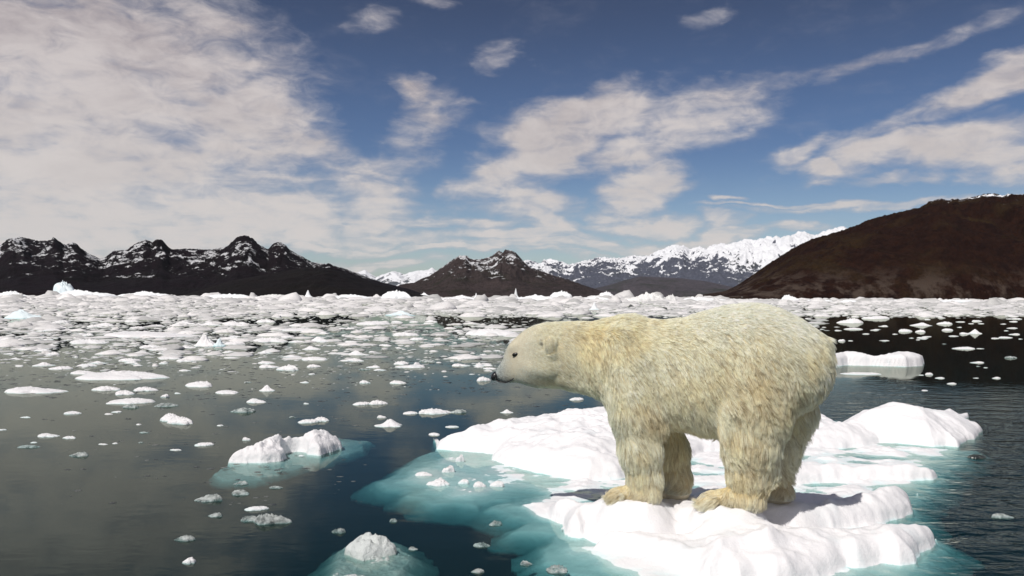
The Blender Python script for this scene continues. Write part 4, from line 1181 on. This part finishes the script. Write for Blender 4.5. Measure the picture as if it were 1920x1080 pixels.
# many more small pieces: ZONES (px range, py range, how many, width range, share of kinds, label, group)
def occupied(px, py):
    return 1530 < px < 1740 and 650 < py < 712
ZONES = [
 (0, 620, 604, 690, 78, (16, 46), ('lumpy', 'flat', 'lumpy', 'peak'), 'small white ice chunk in the loose brash on the left', 'ice chunks in the left brash'),
 (0, 640, 690, 860, 20, (9, 24), ('lumpy', 'flat', 'glass', 'ball'), 'tiny ice bit drifting on the open grey water at lower left', 'ice bits on the left water'),
 (620, 1000, 604, 700, 42, (10, 28), ('flat', 'lumpy', 'glass'), 'tiny ice bit in the speckled water left of the bear head', 'ice bits in the middle water'),
 (1570, 1920, 592, 640, 34, (8, 24), ('flat', 'lumpy', 'flat'), 'tiny white ice bit on the black water under the brown hill', 'ice bits on the black water'),
 (1570, 1920, 640, 740, 12, (7, 18), ('flat', 'flat', 'glass'), 'tiny ice bit scattered on the dark water at right', 'ice bits on the right water'),
]
for (xa, xb, ya, yb, cnt, (wa, wb), kinds, lab, grp) in ZONES:
    c = 0
    while c < cnt:
        px = _cr.uniform(xa, xb); py = ya + (yb - ya) * _cr.random() ** 1.35
        if occupied(px, py) or (px > 940 and 600 < py): 
            if xa < 1500: continue
        if any(abs(px - q[1]) < q[3] * .5 and abs(py - q[2]) < q[4] for q in NAMED): continue
        wpx = _cr.uniform(wa, wb)
        place(_cr.choice(kinds), px, py, wpx, max(wpx * _cr.uniform(.13, .24), 2.2 if xa > 1500 else 3.5), lab, group=grp)
        c += 1

# brash ice: thousands of small bits packed in the distance, nobody could count them
def lump_template(seed, seg):
    rs = np.random.RandomState(seed)
    a = np.linspace(0, 2 * np.pi, seg, endpoint=False)
    e = .5 * (1 + .5 * (rs.rand(seg) - .5))
    rows = []
    for r, z in ((.97, -.25), (1.0, .10), (.82, .42), (.45, .75)):
        rows.append(np.stack([r * e * np.cos(a), r * e * np.sin(a), np.full(seg, z) * (1 + (1.3 if z > .2 else 0) * (rs.rand(seg) - .5))], -1))
    V = np.concatenate(rows + [[(rs.rand() * .2 - .1, rs.rand() * .2 - .1, .8 + .4 * rs.rand())]])
    Fq = []
    for i in range(3):
        for j in range(seg):
            k = (j + 1) % seg
            Fq.append((i * seg + j, i * seg + k, (i + 1) * seg + k, (i + 1) * seg + j))
    for j in range(seg):
        Fq.append((3 * seg + j, 3 * seg + (j + 1) % seg, 4 * seg, 4 * seg))
    return V, np.array(Fq)
def scatter(name, label, cat, material, items, seg=9):
    tmpl = [lump_template(300 + i, seg) for i in range(8)]
    rs = np.random.RandomState(11)
    VV, FF, off = [], [], 0
    for (x, y, wd, dp, ht) in items:
        V, Fq = tmpl[rs.randint(8)]
        an = rs.rand() * 6.28
        c, s = math.cos(an), math.sin(an)
        q = np.stack([(V[:, 0] * c - V[:, 1] * s) * wd + x, (V[:, 0] * s + V[:, 1] * c) * dp + y, V[:, 2] * ht], -1)
        VV.append(q); FF.append(Fq + off); off += len(V)
    Fq = np.concatenate(FF)
    tri = Fq[:, 2] == Fq[:, 3]
    faces = [tuple(f[:3]) if t else tuple(f) for f, t in zip(Fq.tolist(), tri.tolist())]
    return tag(make_mesh(name, np.concatenate(VV), faces, material), label, cat, kind='stuff')
rb = np.random.RandomState(21)
def density(px, py):
    """how full of ice the water is at a place of the bay"""
    k = py - hor(px)
    w_ = fbm(px / 170.0, k / 11.0, 3.0, 4) + .5 * fbm(px / 50.0, k / 4.0, 8.0, 3)
    right = sstep(px, 1450, 1600)
    left = 1 - sstep(px, 330, 760)
    d = .0
    far_l = sstep(k, 60, 26) * left + sstep(k, 48, 28) * (1 - left) * (1 - right)
    far_r = right * sstep(k, 40, 26)
    d = np.maximum(far_l, far_r)
    d = np.maximum(d, .50 * left * sstep(k, 150, 60))
    d = np.maximum(d, .20 * (1 - right) * sstep(k, 165, 60) * sstep(px, 300, 500))
    # an open dark lead behind the middle water
    lead = (1 - right) * np.exp(-((k - 42 - (px - 700) * .004) / 9) ** 2) * sstep(px, 380, 640)
    d = d * (1 - .96 * lead)
    return np.clip(d + w_ * .75 * sstep(d, .03, .3) * (1 - .6 * sstep(k, 26, 12)), 0, 1)
items = []
n_try = 60000
pxs = rb.uniform(-120, 2040, n_try); ks = 3.2 + 150 * rb.rand(n_try) ** 1.9
pys = hor(pxs) + ks
dn = density(pxs, pys)
ok = (rb.rand(n_try) < dn * np.clip(1.0 - ks / 260, .3, 1)) & ~((pxs > 1530) & (pxs < 1745) & (ks > 85))
for px, py, k in zip(pxs[ok], pys[ok], ks[ok]):
    wpx = (3 + 10 * rb.rand() ** 2.4 + min(k, 60) * .09) * (1 + 2.2 * (rb.rand() < .10))
    hpx = wpx * rb.uniform(.03, .15) * (1 if k > 14 else 1.3) * (1 + 1.3 * (rb.rand() < .03))
    d = CAM[2] * F / k
    wd = wpx / F * d
    q = P(px, py)
    items.append((q[0], q[1], wd, wd * rb.uniform(.6, 1.1), hpx / F * d))
for _ in range(5200):             # and the crumbs between them
    px = rb.uniform(-40, 1000); k = 26 + 150 * rb.rand() ** 1.5; py = hor(px) + k
    if rb.rand() > np.clip(.55 + 1.5 * fbm(px / 90.0, k / 12.0, 14.0, 3), 0, 1) * (1 - .8 * sstep(k, 90, 175)): continue
    d = CAM[2] * F / k; wd = rb.uniform(1.6, 5.5) / F * d; q = P(px, py)
    items.append((q[0], q[1], wd, wd * rb.uniform(.5, 1.1), wd * rb.uniform(.04, .16)))
scatter('brash_ice', 'white brash ice packed over the far water below the mountains', 'brash ice', M_BRASH, items)
# flecks of dark clear ice and slush on the middle water
items = []
n_try = 9000
pxs = rb.uniform(-40, 1120, n_try); ks = 62 + 330 * rb.rand(n_try) ** 2.3
for px, k in zip(pxs, ks):
    py = hor(px) + k
    a = fbm(px / 120.0, k / 22.0, 4.0, 3)
    if px > 690 and k > 235: continue
    if rb.rand() > np.clip(.6 + 1.6 * a, 0.02, 1) * (1 - .75 * sstep(k, 130, 240)) * (1 - .75 * sstep(px, 450, 150) * sstep(k, 170, 230)): continue
    d = CAM[2] * F / k
    wd = (3 + 12 * rb.rand() ** 2) / F * d
    q = P(px, py)
    items.append((q[0], q[1], wd, wd * rb.uniform(.4, .9), wd * .05))
scatter('ice_slush', 'flecks of dark clear ice and slush speckling the open middle water', 'ice slush', M_DARK, items, 7)

# a bird over the brown hill
def bird():
    q = PD(1658, 404, 120)
    s = .5
    V = [(0, -.28, 0), (.05, 0, .04), (-.05, 0, .04), (0, 0, -.05), (0, .30, 0)]
    b = make_mesh('bird', np.array(V) * s, [(0, 1, 2), (0, 2, 3), (0, 3, 1), (4, 2, 1), (4, 3, 2), (4, 1, 3)], M_BIRD)
    for sg in (1, -1):
        Wv = np.array([(.03 * sg, -.10, .02), (.03 * sg, .12, .02), (.34 * sg, -.02, .14), (.34 * sg, .12, .13), (.70 * sg, .08, .04),
                       (.03 * sg, -.10, .0), (.03 * sg, .12, .0), (.34 * sg, -.02, .12), (.34 * sg, .12, .11)]) * s
        make_mesh('wing', Wv, [(0, 1, 3, 2), (2, 3, 4), (5, 7, 8, 6), (7, 4, 8), (0, 2, 7, 5), (1, 6, 8, 3), (2, 4, 7), (3, 8, 4)], M_BIRD, True, b)
    b.location = q; b.rotation_euler = (0, 0, R(60))
    tag(b, 'tiny dark bird flying above the ridge of the brown hill', 'bird')
M_BIRD = simple('bird_plumage', (.02, .02, .022), .8)
bird()
#@@CHUNKS_END
#@@HAZE
# ---------------------------------------------------------------- air
m, n, out = mat('air')
pv = n.new('ShaderNodeVolumePrincipled')
pv.inputs['Color'].default_value = rgb(.80, .88, 1.0)
pv.inputs['Density'].default_value = 0.9e-5
n.t.links.new(pv.outputs[0], out.inputs['Volume'])
a_, b_, c_ = 27000.0, -4.5, 2400.0
hz = make_mesh('haze', [(-a_, -a_, b_), (a_, -a_, b_), (a_, a_, b_), (-a_, a_, b_), (-a_, -a_, c_), (a_, -a_, c_), (a_, a_, c_), (-a_, a_, c_)],
               [(3, 2, 1, 0), (4, 5, 6, 7), (0, 1, 5, 4), (1, 2, 6, 5), (2, 3, 7, 6), (3, 0, 4, 7)], m, False)
tag(hz, kind='stuff', label='thin blue haze over the bay and the far mountains')
#@@HAZE_END
